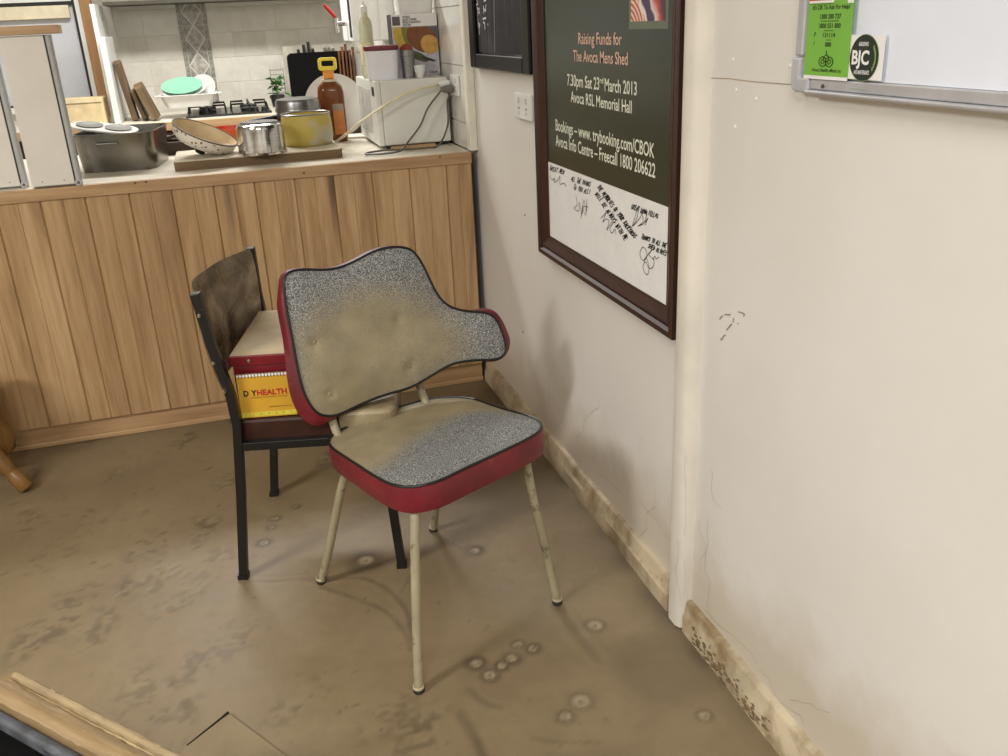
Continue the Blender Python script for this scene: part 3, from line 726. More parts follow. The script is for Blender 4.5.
# yellow enamel pot
w = N('worn_yellow_enamel'); v = w.coord(); n1 = w.noise(v, 9, 5, .6)
a = w.n('ShaderNodeSeparateXYZ'); w.l(v, a.inputs[0])
w.col(w.mix(w.ramp(n1, [(.52, (0, 0, 0, 1)), (.64, (.85, .85, .85, 1))]), lin((188, 168, 84)), lin((176, 178, 178)))); M_YEL = w.set(.3)
yp = thing('yellow_pot', 'worn yellow enamel pot with grey rim beside the steel saucepan', 'pot', (.285, 3.565, ZS))
obj('pot_shell', MB().lathe([(0, 0), (.083, 0), (.090, .006), (.0945, .03), (.094, .07), (.090, .112), (.088, .112), (.09, .07), (.088, .01), (0, .006)], 48), M_YEL, yp, smooth=True)
obj('pot_rim', MB().lathe([(.0865, .1105), (.092, .1105), (.093, .114), (.0895, .1165), (.0865, .114), (.0865, .1105)], 48), M_DULL, yp, smooth=True)
# steel steamer behind
st = thing('steel_steamer', 'grey steel lidded pan behind the yellow pot', 'pan', (.278, 3.80, ZC))
obj('pan_body', MB().lathe([(0, 0), (.08, 0), (.086, .01), (.086, .14), (.089, .142), (.089, .146), (.083, .146), (0, .145)], 40), M_DULL, st, smooth=True)
obj('pan_lid', MB().lathe([(.090, .147), (.090, .152), (.087, .156), (.087, .178), (.082, .188), (.06, .192), (0, .193)], 40), M_DULL, st, smooth=True)
# orange pan with black handle
op = thing('orange_pan', 'orange pan with black handle behind the enamel lid', 'pan', (.0, 3.89, ZC))
obj('pan_body', MB().lathe([(0, 0), (.072, 0), (.082, .01), (.092, .090), (.089, .090), (.078, .012), (0, .008)], 36), plain('orange_enamel', (206, 84, 40), .35), op, smooth=True)
obj('pan_handle', MB().tube([(.06, -.07, .092), (.09, -.06, .108), (.21, -.015, .118)], [.010, .012, .012], 10), M_BLK, op, smooth=True)
db = obj('wooden_tray', MB().box((-.11, -.07, 0), (.11, .07, .012)).box((-.11, -.07, .012), (-.1, .07, .05)).box((.1, -.07, .012), (.11, .07, .05)).box((-.1, -.07, .012), (.1, -.06, .05)).box((-.1, .06, .012), (.1, .07, .05)), plain('dark_tray', (66, 48, 34), .5), bevel=.002)
db.location = (-.19, 3.95, ZC+.0002); tag(db, 'dark wooden tray between the roasting tin and the enamel lid', 'tray')
gl = obj('steel_ladle', MB().lathe([(0, 0), (.022, .004), (.032, .018), (.030, .018), (.02, .007), (0, .004)], 20).tube([(.03, 0, .018), (.06, .02, .045), (.10, .03, .04)], .004, 8), M_DULL, smooth=True)
gl.location = (-.245, 3.95, ZC+.0508); tag(gl, 'small steel ladle resting on the dark wooden tray', 'ladle')
# amber bottle
w = N('amber_liquid'); w.col(lin((134, 76, 38))); M_AMB = w.set(.12, trans=.45, ior=1.4)
ab = thing('cleaner_bottle', 'amber bottle with yellow handled cap behind the yellow pot', 'bottle', (.425, 3.92, ZC), math.radians(-12))
obj('bottle_body', MB().add([], []).prism(rrect(.092, .06, .022, 5), 0, .004) if False else shellbox(.10, .066, .10, .066, .001, .0005, .02, 0), M_AMB, ab)
mb = MB(); rings = [(.098, .06, 0), (.107, .068, .008), (.107, .068, .19), (.103, .066, .205), (.098, .06, .218), (.072, .05, .232), (.046, .042, .242), (.038, .038, .2505)]
n = len(rrect(1, 1, .1, 5))
for w_, d_, z in rings: mb.v += [(x, y, z) for x, y in rrect(w_, d_, min(w_, d_)*.42, 5)]
for k in range(len(rings)-1): mb.f += [(k*n+i, k*n+(i+1) % n, (k+1)*n+(i+1) % n, (k+1)*n+i) for i in range(n)]
mb.f += [tuple(range(n-1, -1, -1)), tuple(range((len(rings)-1)*n, len(rings)*n))]
bpy.data.objects.remove(ab.children[0]); obj('bottle_body', mb, M_AMB, ab, smooth=True)
obj('bottle_label', MB().box((.006, -.0352, .03), (.050, -.0345, .125)), plain('orange_label', (206, 128, 66), .5), ab)
obj('label_heading', MB().box((.006, -.0352, .1252), (.050, -.0345, .152)), plain('grey_label', (160, 142, 128), .5), ab)
obj('shoulder_sleeve', MB().prism(rrect(.060, .050, .02, 4), .238, .2475), plain('white_sleeve', (214, 196, 168), .5), ab)
obj('neck_collar', MB().lathe([(0, .2508), (.021, .2508), (.023, .280), (0, .280)], 20), plain('orange_cap', (230, 150, 60), .4), ab, smooth=True)
hd = MB(); a_, b_ = rrect(.074, .05, .012, 4), rrect(.050, .022, .006, 4); n = len(a_)
for y in (-.012, .012):
    hd.v += [(x, y, .306+z) for x, z in a_]+[(x, y, .308+z) for x, z in b_]
for i in range(n):
    j = (i+1) % n
    hd.f += [(i, j, n+j, n+i), (2*n+i, 3*n+i, 3*n+j, 2*n+j), (i, 2*n+i, 2*n+j, j), (n+i, n+j, 3*n+j, 3*n+i)]
obj('cap_handle', hd, plain('yellow_cap', (236, 212, 66), .4), ab, bevel=.002)
# big white platter standing behind the bottle
wp = obj('platter', MB().lathe([(0, 0), (.10, 0), (.128, .008), (.130, .011), (.10, .004), (0, .003)], 48), M_WHITE, smooth=True)
wp.location = (.455, 4.06, 1.032); wp.rotation_euler = (math.radians(82), 0, 0); tag(wp, 'round white platter standing behind the amber bottle', 'platter')
jug = obj('white_jug', MB().lathe([(0, 0), (.03, 0), (.034, .02), (.026, .10), (.034, .125), (.031, .125), (.023, .1), (.03, .02), (0, .006)], 24), M_WHITE, smooth=True)
jug.location = (.29, 4.02, ZC+.0005); tag(jug, 'small white jug behind the steel lidded pan', 'jug')

# microwave: its side faces the viewer, its door faces left
mw = thing('microwave', 'white microwave oven standing sideways at the counter end', 'microwave', (.685, 3.68, ZC))
x0, x1, y0, y1 = -.142, .138, -.18, .30
M_MW = plain('microwave_white', (220, 220, 212), .35, var=.03, scale=4)
obj('casing', MB().box((x0+.022, y0, .014), (x1, y1, .25)), M_MW, mw, bevel=.005)
dr = obj('door', MB().box((x0, y0+.095, .014), (x0+.0215, y1, .25)), M_MW, mw, bevel=.004)
obj('door_window', MB().box((x0-.001, y0+.13, .05), (x0-.0002, y1-.03, .215)), plain('door_glass', (196, 196, 190), .1), dr)
cpn = obj('control_panel', MB().box((x0, y0, .014), (x0+.0215, y0+.094, .25)), M_MW, mw, bevel=.004)
obj('display', MB().box((x0-.001, y0+.02, .196), (x0-.0002, y0+.075, .228)), M_BLK, cpn)
for (x, y) in ((x0+.04, y0+.03), (x1-.03, y0+.03), (x0+.04, y1-.03), (x1-.03, y1-.03)): obj('foot', MB().lathe([(0, 0), (.012, 0), (.012, .0138), (0, .0138)], 12, Matrix.Translation((x, y, 0))), M_BLK, mw)
ws = obj('wood_offcut', MB().box((-.085, -.02, 0), (.085, .02, .011)), M_PINEX, bevel=.002); ws.location = (.67, 3.488, ZC+.0003); ws.rotation_euler = (0, 0, .06); tag(ws, 'flat wood offcut under the front of the microwave', 'wood')
ZM = ZC+.2502
# on the microwave
kt = thing('storage_tub', 'white storage tub with maroon lid on the microwave', 'tub', (.596, 3.60, ZM), math.radians(-8))
mb = MB(); A = rrect(.112, .10, .025, 4); B_ = rrect(.124, .112, .028, 4); n = len(A)
mb.v = [(x, y, 0) for x, y in A]+[(x, y, .104) for x, y in B_]; mb.f = [tuple(range(n-1, -1, -1)), tuple(range(n, 2*n))]+[(i, (i+1) % n, n+(i+1) % n, n+i) for i in range(n)]
obj('tub_body', mb, plain('cool_white', (226, 226, 232), .4, var=.02), kt, smooth=True)
obj('tub_lid', MB().prism(rrect(.132, .12, .03, 4), .1045, .122), plain('maroon', (104, 30, 42), .4), kt, bevel=.004)
gc = obj('grey_beaker', MB().lathe([(0, 0), (.024, 0), (.027, .10), (.025, .10), (.022, .006), (0, .005)], 24), M_DULL, smooth=True); gc.location = (.693, 3.585, ZM); tag(gc, 'grey beaker between the storage tub and the picture box', 'beaker')
sb = obj('small_bowl', MB().lathe([(0, 0), (.014, 0), (.026, .03), (.027, .05), (.025, .05), (.013, .006), (0, .005)], 24), M_WHITE, smooth=True); sb.location = (.733, 3.565, ZM); sb.scale = (.8, .8, .9); tag(sb, 'small white bowl in front of the picture box', 'bowl')
w = N('clear_soap'); w.col(lin((222, 220, 190))); M_SOAP = w.set(.15, trans=.55, ior=1.4)
pb = thing('soap_bottle', 'tall clear bottle of pale soap behind the storage tub', 'bottle', (.568, 3.745, ZM))
obj('bottle_body', MB().lathe([(0, 0), (.024, 0), (.027, .006), (.027, .19), (.024, .21), (.012, .228), (.012, .24), (0, .24)], 28), M_SOAP, pb, smooth=True)
obj('bottle_cap', MB().lathe([(0, .2402), (.014, .2402), (.014, .262), (.006, .268), (.005, .28), (0, .28)], 20), M_WHITE, pb, smooth=True)
obj('bottle_label', MB().lathe([(.0274, .05), (.0276, .05), (.0276, .13), (.0274, .13)], 28), plain('pale_label', (226, 220, 176), .5), pb, smooth=True)

# picture box of a food slicer
pbx = thing('slicer_box', 'tall printed carton with food picture on the microwave', 'carton', (.744, 3.66, ZM), 0)
bw, bh = .178, .228
obj('carton', MB().box((-bw/2, 0, 0), (bw/2, .09, bh)), plain('carton_dark', (44, 40, 42), .5), pbx)
M_PR = lambda nm, c, r=.35: plain(nm, c, r, var=.12, scale=40)
def face(name, a, b, mat, d): return obj(name, MB().box((a[0], -d, a[1]), (b[0], -.0001, b[1])), mat, pbx)
face('white_header', (-bw/2, bh-.045), (bw/2, bh), M_PAPER, .0006)
face('photo_ground', (-bw/2, 0), (bw/2, bh-.0455), M_PR('print_lilac', (190, 188, 196)), .0006)
def blobp(name, x, z, rx, rz, rot, mat, d):
    P = [(x+rx*math.cos(t)*math.cos(rot)-rz*math.sin(t)*math.sin(rot), z+rx*math.cos(t)*math.sin(rot)+rz*math.sin(t)*math.cos(rot)) for t in np.linspace(0, 2*math.pi, 20, endpoint=False)]
    P = [(max(-bw/2+.001, min(bw/2-.001, a)), max(.001, min(bh-.047, b))) for a, b in P]
    return obj(name, MB().prism(P, .0006, d, Matrix(((1, 0, 0, 0), (0, 0, -1, 0), (0, 1, 0, 0), (0, 0, 0, 1)))), mat, pbx)
blobp('printed_food', .05, .15, .07, .06, 0, M_PR('print_slate', (92, 92, 108)), .0008)
blobp('printed_food', -.055, .155, .03, .05, .1, M_PR('print_yellow', (200, 170, 70)), .0010)
blobp('printed_food', -.03, .155, .02, .05, .2, M_PR('print_green', (120, 120, 50)), .0012)
blobp('printed_food', .028, .138, .066, .048, -.5, M_PR('print_brown', (122, 72, 36)), .0014)
blobp('printed_food', .056, .115, .038, .034, -.6, M_PR('print_crust', (206, 158, 84)), .0016)
blobp('printed_food', -.04, .10, .026, .022, .3, M_PR('print_tomato', (150, 60, 48)), .0018)
blobp('printed_food', .005, .075, .045, .014, -.45, M_PR('print_leaf', (78, 90, 56)), .0020)
blobp('printed_food', .045, .062, .03, .005, -.3, M_PR('print_darkleaf', (40, 44, 34)), .0022)
boxM = lambda x, z: Matrix.Translation((x, -.0016, z)) @ Matrix.Rotation(math.pi/2, 4, 'X')
for k, s_ in enumerate(('WHOLE', 'SLICES N MORE', 'BREAD N SANDWICH', 'SLICER')): text(s_, 'carton_lettering', M_INK, pbx, boxM(-.045, bh-.014-.0095*k), height=.0075, width=(.03, .055, .07, .032)[k], bold=.02)
face('corner_emblem', (-.085, bh-.04), (-.055, bh-.008), M_PR('print_grey', (96, 92, 92)), .0012)
text('Ronson', 'carton_brand', M_INK, pbx, boxM(.045, .008), height=.009, width=.036, bold=.015) if False else strokes('carton_brand', [[(0, 0)]], .001, M_INK, pbx, lambda u, v: Vector((u, -.001, v)), Vector((0, -.0005, 0)))
br = [o for o in pbx.children if o.name.startswith('carton_brand')][0]; bpy.data.objects.remove(br)
text('Classic', 'carton_brand', M_INK, pbx, boxM(.045, .010), height=.009, width=.036, bold=.015)
wtb = obj('plastic_tub', shellbox(.125, .07, .14, .082, .07, .003, .012, .003), M_WHITE, smooth=True); wtb.location = (.757, 3.70, ZM+bh+.0005); tag(wtb, 'white plastic tub on top of the picture box', 'tub')

# power outlets
def outlet(x, y, z, w_, h_, label, n=2):
    t = thing('power_outlet', label, 'power outlet', (x, y, z))
    obj('face_plate', MB().box((-.009, -w_/2, -h_/2), (0, w_/2, h_/2)), M_WHITE, t, bevel=.003)
    for k in range(n):
        yy = (k-.5*(n-1))*w_*.45
        obj('rocker_switch', MB().box((-.013, yy-.006, h_*.12), (-.0092, yy+.006, h_*.34)), plain('rocker_grey', (206, 204, 198), .4), t, bevel=.001)
        mb = MB()
        for dy, dz, a in ((-.006, -.006, .5), (.006, -.006, -.5), (0, -.02, 0)):
            mb.box((-.0096, -.0012, -.004), (-.0090, .0012, .004), Matrix.Translation((0, yy+dy, dz)) @ Matrix.Rotation(a, 4, 'X'))
        obj('socket_slots', mb, M_SCUFF, t)
    return t
outlet(XW-.0005, 2.408, .978, .118, .074, 'white double power outlet under the small blackboard') if False else outlet(XW-.0005, 2.672, 1.097, .155, .076, 'white double power outlet under the small blackboard')
p = px(456, 85, .838); outlet(.8385, p.y, p.z, .12, .075, 'white power outlet on the tiles above the microwave end')
cords = thing('appliance_lead', 'cream power lead with white plug across the microwave side', 'power lead', (.8245, p.y+.05, p.z+.004))
def plugm(r_): return MB().lathe([(0, 0), (r_*.9, 0), (r_, .006), (r_*.85, .03), (r_*.5, .046), (0, .046)], 16, Matrix.Rotation(-math.pi/2, 4, 'Y'))
obj('plug', plugm(.015), M_WHITE, cords, smooth=True)
def corner(u, v, y=3.47): return py(u, v, y)
cord = [Vector((.778, p.y+.05, p.z+.004)), corner(435, 85, 3.46), corner(415, 90, 3.46), corner(395, 99, 3.455), corner(375, 112, 3.455), corner(358, 124, 3.46), corner(350, 131, 3.52), Vector((.40, 3.72, ZC+.02)), Vector((.36, 3.86, ZC+.0065))]
obj('cord', MB().tube([q-cords.location for q in cat_path(cord, 10)], .0048, 8), plain('cord_cream', (222, 212, 178), .45), cords, smooth=True)
cz = ZC+.0075
gcd = [Vector((.782, p.y, p.z-.012)), corner(440, 92, 3.455), corner(428, 108, 3.452), corner(420, 126, 3.45), corner(408, 142, 3.44), Vector((.60, 3.36, cz+.004)), Vector((.54, 3.335, cz)), Vector((.47, 3.36, cz)), Vector((.49, 3.41, cz)), Vector((.56, 3.43, cz)), Vector((.62, 3.405, cz)), Vector((.70, 3.40, cz)), Vector((.755, 3.42, cz+.005)), Vector((.80, 3.445, .98)), Vector((.81, 3.47, 1.06)), Vector((.808, p.y-.02, p.z-.03))]
gc_ = obj('power_cord', MB().tube([q-mw.location for q in cat_path(gcd, 10)], .0036, 8), plain('cord_grey', (92, 88, 82), .45), mw, smooth=True)
obj('plug', plugm(.016), plain('plug_grey', (110, 106, 98), .5), gc_, smooth=True, loc=Vector((.8245, p.y, p.z-.012))-mw.location)

# ------------------------------------------------------------------ pictures and boards on the right wall
# framed poster
y0, y1, z0, z1 = 1.640, 2.516, .690, 1.78
ps = thing('framed_poster', 'dark wood framed fundraising poster with dark green print', 'poster', (XW, (y0+y1)/2, z0))
OY, OZ = (y0+y1)/2, z0
M_MAHO = mat_pine('mahogany', (36, 19, 12), (56, 29, 19), (74, 41, 28), 'z', .42)
M_MAHOH = mat_pine('mahogany_rail', (36, 19, 12), (56, 29, 19), (74, 41, 28), 'y', .5)
# moulded frame: profile (across width, height off the wall)
fp = [(0, .0005), (0, .023), (.004, .026), (.014, .025), (.020, .018), (.028, .020), (.042, .014), (.054, .0095), (.058, .0095), (.058, .0005)]
def rail(name, A, B, inward, mat):
    """mitred frame rail from outer corner A to B (y,z), inward = unit (y,z) towards the opening"""
    d = Vector((B[0]-A[0], B[1]-A[1])); L_ = d.length; d = d/L_; mb = MB(); n = len(fp)
    for end in (0, 1):
        for wd, ht in fp:
            s_ = wd if end == 0 else L_-wd
            q = Vector(A)+d*s_+Vector(inward)*wd
            mb.v.append((-ht, q.x-OY, q.y-OZ))
    mb.f = [(i, (i+1) % n, n+(i+1) % n, n+i) for i in range(n)]+[tuple(range(n)), tuple(range(2*n-1, n-1, -1))]
    return obj(name, mb, mat, ps)
rail('frame_rail', (y1, z0), (y0, z0), (0, 1), M_MAHOH); rail('frame_rail', (y1, z1), (y0, z1), (0, -1), M_MAHOH)
rail('frame_rail', (y1, z0), (y1, z1), (-1, 0), M_MAHO); rail('frame_rail', (y0, z0), (y0, z1), (1, 0), M_MAHO)
iy0, iy1, iz0, iz1 = y0+.0585, y1-.0585, z0+.0585, z1-.0585
obj('backing', MB().box((-.0055, iy0-OY, .0585), (-.0006, iy1-OY, iz1-OZ)), M_PAPER, ps)
zsplit = .962
M_GREEN = plain('dark_green_print', (46, 54, 42), .25, var=.05, scale=3)
obj('green_print', MB().box((-.0065, iy0-OY, zsplit-OZ), (-.0056, iy1-OY, iz1-OZ)), M_GREEN, ps)
obj('signing_paper', MB().box((-.0065, iy0-OY, iz0-OZ), (-.0056, iy1-OY, zsplit-.0003-OZ)), M_PAPER, ps)
XP = XW-.0065
def ptext(s_, mat, pl_, pr_, capz, bold=.0, base=None):
    a, b = px(*pl_, XP), px(*pr_, XP)
    zb = (a.z+b.z)/2
    M = Matrix.Translation((-XW, -OY, -OZ)) @ wallM(a.y, zb, XP-.0006)
    return text(s_, 'poster_lettering', mat, ps, M, width=a.y-b.y, height=capz, bold=bold)
M_PINK = plain('salmon_print', (222, 182, 160), .5, var=0); M_CRM = plain('cream_print', (226, 228, 208), .5, var=0)
ptext('Raising Funds for', M_PINK, (578.5, 43), (622, 46), .026, .012)
ptext('The Avoca Mens Shed', M_PINK, (573.5, 60), (628, 66), .026, .012)
ptext('7.30pm Sat 23', M_CRM, (567.5, 84.5), (599.5, 90.5), .028, .012); ptext('rd', M_CRM, (600, 83), (603.5, 83.5), .013, .015); ptext('March 2013', M_CRM, (605, 91.0), (637, 95), .028, .012)
ptext('Avoca RSL Memorial Hall', M_CRM, (571, 103.5), (632, 111.5), .027, .012)
ptext('Bookings \u2013 www. trybooking.com/CBOK', M_CRM, (556, 131), (654.5, 157), .030, .012)
ptext('Avoca Info Centre \u2013 Freecall 1800 206622', M_CRM, (556, 147), (655.5, 176), .030, .012)
# small printed picture at the top right of the poster
w = N('picture_print'); v = w.coord(); wv = w.n('ShaderNodeTexWave', wave_type='RINGS', rings_direction='X'); wv.inputs['Scale'].default_value = 26; wv.inputs['Distortion'].default_value = 1.5; w.l(w.coord(loc=(0, .16, -.60)), wv.inputs['Vector'])
c1 = w.ramp(wv.outputs['Fac'], [(.35, (192, 78, 48)), (.65, (232, 206, 186))])
sx3 = w.n('ShaderNodeSeparateXYZ'); w.l(v, sx3.inputs[0])
q = w.math('ADD', w.math('MULTIPLY', w.math('ADD', sx3.outputs['Y'], OY-1.735), 6.17), w.math('MULTIPLY', w.math('SUBTRACT', sx3.outputs['Z'], .635), -4.))
q = w.math('ADD', q, w.math('MULTIPLY', w.math('SUBTRACT', w.noise(v, 30, 3), .5), .25))
band = w.ramp(q, [(0, (74, 40, 60)), (.12, (190, 66, 46)), (.27, (226, 214, 208)), (.31, (70, 46, 84)), (.48, (60, 40, 78)), (.52, (234, 224, 216)), (.60, (234, 224, 216))])
w.col(w.mix(w.ramp(q, [(.57, (0, 0, 0, 1)), (.62, (1, 1, 1, 1))]), band, c1)); M_PIC = w.set(.3)
obj('picture_border', MB().box((-.0068, 1.722-OY, 1.310-OZ), (-.00655, 1.908-OY, 1.60-OZ)), plain('grey_green_print', (104, 110, 92), .4, var=.03), ps)  # flat grey-green printed border around the picture
obj('printed_picture', MB().box((-.0073, 1.735-OY, 1.325-OZ), (-.00685, 1.897-OY, 1.585-OZ)), M_PIC, ps)
# signatures in black marker
loc = Vector((XW, OY, OZ)); fnS = lambda u, v: px(u, v, XP-.0004)-loc; offS = Vector((-.0004, 0, 0))
GL = {'A': [[(0, 0), (.5, 1), (1, 0)], [(.2, .4), (.8, .4)]], 'B': [[(0, 0), (0, 1), (.8, .8), (0, .5), (.9, .25), (0, 0)]], 'C': [[(1, .9), (.2, 1), (0, .4), (.3, 0), (1, .1)]], 'D': [[(0, 0), (0, 1), (.9, .6), (.7, .1), (0, 0)]], 'E': [[(.9, 1), (0, 1), (0, 0), (.9, 0)], [(0, .5), (.7, .5)]],
 'F': [[(.9, 1), (0, 1), (0, 0)], [(0, .5), (.7, .5)]], 'G': [[(1, .9), (.2, 1), (0, .4), (.4, 0), (.9, .1), (.9, .45), (.5, .45)]], 'H': [[(0, 0), (0, 1)], [(.9, 0), (.9, 1)], [(0, .5), (.9, .5)]], 'I': [[(.4, 0), (.4, 1)]], 'K': [[(0, 0), (0, 1)], [(.9, 1), (0, .45), (.9, 0)]], 'L': [[(0, 1), (0, 0), (.8, 0)]], 'M': [[(0, 0), (.1, 1), (.5, .3), (.9, 1), (1, 0)]], 'N': [[(0, 0), (0, 1), (.9, 0), (.9, 1)]],
 'O': [[(.5, 1), (0, .6), (.3, 0), (.9, .3), (.8, .9), (.5, 1)]], 'R': [[(0, 0), (0, 1), (.8, .8), (0, .5), (.9, 0)]], 'S': [[(.9, .9), (.2, 1), (.1, .6), (.9, .4), (.7, 0), (0, .1)]], 'T': [[(.5, 0), (.5, 1)], [(0, 1), (1, 1)]], 'U': [[(0, 1), (.1, 0), (.8, 0), (.9, 1)]], 'V': [[(0, 1), (.5, 0), (1, 1)]], 'W': [[(0, 1), (.25, 0), (.5, .7), (.75, 0), (1, 1)]], 'Y': [[(0, 1), (.5, .5), (1, 1)], [(.5, .5), (.4, 0)]], '!': [[(.4, 1), (.4, .3)], [(.4, .1), (.4, 0)]]}
def hand(txt, u0, v0, u1, v1, h, seed):
    rr = random.Random(seed); out = []; n = len(txt); L_ = math.hypot(u1-u0, v1-v0); nx, ny = (v1-v0)/L_, -(u1-u0)/L_
    for k, chx in enumerate(txt):
        if chx == ' ': continue
        t = k/n; w_ = .78/n; hh_ = h*rr.uniform(.85, 1.15); b0 = rr.uniform(-.12, .12)
        for st_ in GL[chx]:
            out.append([(u0+(u1-u0)*(t+a*w_)+nx*(b+b0)*hh_, v0+(v1-v0)*(t+a*w_)+ny*(b+b0)*hh_) for a, b in st_])
    strokes('handwriting', out, .0024, M_INK, ps, fnS, offS)
for k, a in enumerate([('GREAT MEN', 549.5, 170, 564, 174.5), ('ALL THE THINGS', 571, 180.5, 590, 186.5), ('TO YOU ALL!', 573, 189, 590, 194.5), ('THE MEMORIES OF YOUR BACKYARDS', 597, 187, 634, 239), ('WILL BE ALWAYS WITH ME', 595, 194, 625, 241), ('GREAT DOWN FELLAS', 631, 209, 658, 218), ('THANKS TO ALL THE', 641, 238.5, 666, 248), ('SHED BLOKES', 648, 247, 666, 256)]): hand(*a, 4.2, k)
sig = [[(550, 175), (552, 180), (555, 178), (554, 182), (558, 180), (560, 176), (560, 184), (564, 183), (566, 186)],
       [(576, 196), (577, 205), (574, 208), (579, 211), (579, 202), (582, 214), (583, 206), (581, 218), (584, 200), (586, 211), (587, 199), (586, 215), (583, 207), (588, 207)],
       [(601, 218), (604, 215), (606, 213), (603, 222), (606, 219), (609, 221), (607, 230), (611, 223), (614, 222), (610, 228), (612, 233), (615, 229), (616, 234)],
       [(632, 227), (636, 214), (639, 206), (637, 218), (633, 226), (640, 218), (642, 213), (643, 222), (638, 226), (644, 223), (647, 214), (645, 222), (648, 218), (645, 225)],
       [(645, 262), (641, 258), (640, 252), (643, 247), (646, 250), (647, 257), (644, 260), (650, 252), (652, 250), (649, 255), (654, 260), (653, 267), (649, 268), (646, 262), (643, 266), (645, 273), (648, 274), (649, 266), (647, 259)],
       [(653, 260), (655, 256), (656, 259), (659, 257)]]
for q in sig: strokes('signature', [[(p.x, p.y) for p in cat_path([(a, b, 0) for a, b in q], 4)]], .0017, M_INK, ps, fnS, offS)

# small blackboard
y0, y1, z0, z1 = 2.538, 3.192, 1.193, 1.75; XB = XW-.001
cb_ = thing('blackboard', 'small chalk blackboard in a black moulded frame', 'blackboard', (XB, (y0+y1)/2, z0)); OY2, OZ2 = (y0+y1)/2, z0
w = N('chalky_slate'); v = w.coord((1, 22, 1.2)); n1 = w.noise(v, 2.2, 5, .6); n2 = w.noise(w.coord(), 9, 4)
w.col(w.ramp(w.math('ADD', w.math('MULTIPLY', n1, .6), w.math('MULTIPLY', n2, .4)), [(.35, (40, 39, 41)), (.55, (58, 57, 59)), (.72, (98, 97, 98))])); M_SLATE = w.set(.8, spec=.15)
M_BF = plain('black_frame', (9, 9, 9), .35, spec=.2)
obj('slate', MB().box((-.012, y0+.06-OY2, .05), (-.0002, y1-.06-OY2, z1-z0-.05)), M_SLATE, cb_)
for a, b in (((y0, z0), (y0+.068, z1)), ((y1-.068, z0), (y1, z1)), ((y0+.0685, z0), (y1-.0685, z0+.046)), ((y0+.0685, z1-.046), (y1-.0685, z1))):
    obj('frame_rail', MB().box((-.026, a[0]-OY2, a[1]-OZ2), (-.0121, b[0]-OY2, b[1]-OZ2)).box((-.0121, a[0]-OY2, a[1]-OZ2), (-.0002, b[0]-OY2, b[1]-OZ2)) if False else MB().box((-.026, a[0]-OY2, a[1]-OZ2), (-.0002, b[0]-OY2, b[1]-OZ2)), M_BF, cb_, bevel=.006, seg=3)
lc = Vector((XB, OY2, OZ2)); fnC = lambda u, v: px(u, v, XB-.0125)-lc
M_CHALK = plain('chalk', (214, 214, 214), .9, var=0); M_CHALK2 = plain('faint_chalk', (140, 138, 138), .9, var=0)
strokes('chalk_writing', [[(477, 0), (478, 4), (476, 5)], [(477.5, 8), (478, 15), (477.7, 16)], [(477, 8), (479.5, 9), (479, 11.5), (477.5, 12), (479.8, 13)], [(478, 19), (478.2, 24), (478.6, 27)], [(478, 22), (480, 25), (479, 29), (479.8, 32), (479.5, 34)], [(484, 1), (486, 0)], [(483.5, 6), (484, 13)], [(486, 5), (485.6, 11), (484, 9)], [(483, 19), (486, 18)], [(483.5, 22), (485, 24)], [(485, 25), (485, 29)], [(488, 24), (488, 25)]], .0060, M_CHALK, cb_, fnC, Vector((-.0004, 0, 0)))
strokes('chalk_smear', [[(494, 0), (494.5, 30), (495, 58)], [(481, 59.5), (495, 58), (510, 57.5), (521, 56.5)]], .006, M_CHALK2, cb_, fnC, Vector((-.0003, 0, 0)))

# whiteboard
y1w, y0w, z0w, z1w = 1.266, -.10, 1.222, 2.12; XB = XW-.001
wb = thing('whiteboard', 'large whiteboard with aluminium frame on the right wall', 'whiteboard', (XB, .6, z0w))
fl = lambda y, z: (y-.6, z-z0w)
obj('board_surface', MB().box((-.014, y0w+.02-.6, .018), (-.0005, y1w-.021-.6, .88)), plain('whiteboard_white', (226, 230, 240), .18, var=.01), wb)
obj('bottom_rail', MB().box((-.020, y0w-.6, .002), (-.0005, y1w-.046-.6, .0175)), M_ALU, wb, bevel=.002)
obj('pen_ledge', MB().box((-.030, y0w-.6, -.004), (-.0005, y1w-.046-.6, .0015)), M_ALU, wb, bevel=.002)
obj('side_rail', MB().box((-.020, y1w-.021-.6, .047), (-.0005, y1w-.6, .9)), M_ALU, wb, bevel=.004)
cp = [(0, .046), (0, .008), (.004, 0), (.012, -.004), (.045, -.004), (.045, .0175), (.021, .018), (.021, .046)]
obj('corner_piece', MB().prism([(y1w-.6-a, b) for a, b in cp], .0005, .024, Matrix(((0, 0, -1, 0), (1, 0, 0, 0), (0, 1, 0, 0), (0, 0, 0, 1)))), plain('corner_plastic', (176, 177, 180), .45), wb, bevel=.003)
q = px(826, 83, XB-.02); obj('frame_screw', MB().lathe([(0, 0), (.003, 0), (.003, .002), (0, .0025)], 10, Matrix.Translation((-.0242, q.y-.6, .008)) @ Matrix.Rotation(-math.pi/2, 4, 'Y')), M_DULL, wb)
XS = XB-.0205
def card(name, label, pts, mat, x, th=.0006):
    """thin rectangular card on the board; pts = pixel corners bl, br, and top z"""
    a, b = px(*pts[0], x), px(*pts[1], x); t = thing(name, label, 'card', (x, (a.y+b.y)/2, (a.z+b.z)/2))
    hh = pts[2]-(a.z+b.z)/2; wd = a.y-b.y
    obj('card_sheet', MB().box((-th, -wd/2, 0), (0, wd/2, hh)), mat, t); return t, wd, hh
bc, wd, hh = card('business_card', 'white card with round black badge on the whiteboard', ((841, 78.5), (881.5, 80.5), 1.300), M_PAPER, XB-.0205, .0012)
CX = .000
lc = bc.location.copy(); c0 = px(864, 58, XB-.0219); rel = c0-lc
M_BADGE = plain('badge_green_black', (34, 44, 34), .4, var=.03)
cm = Matrix.Translation(rel) @ Matrix.Rotation(-math.pi/2, 4, 'Y')
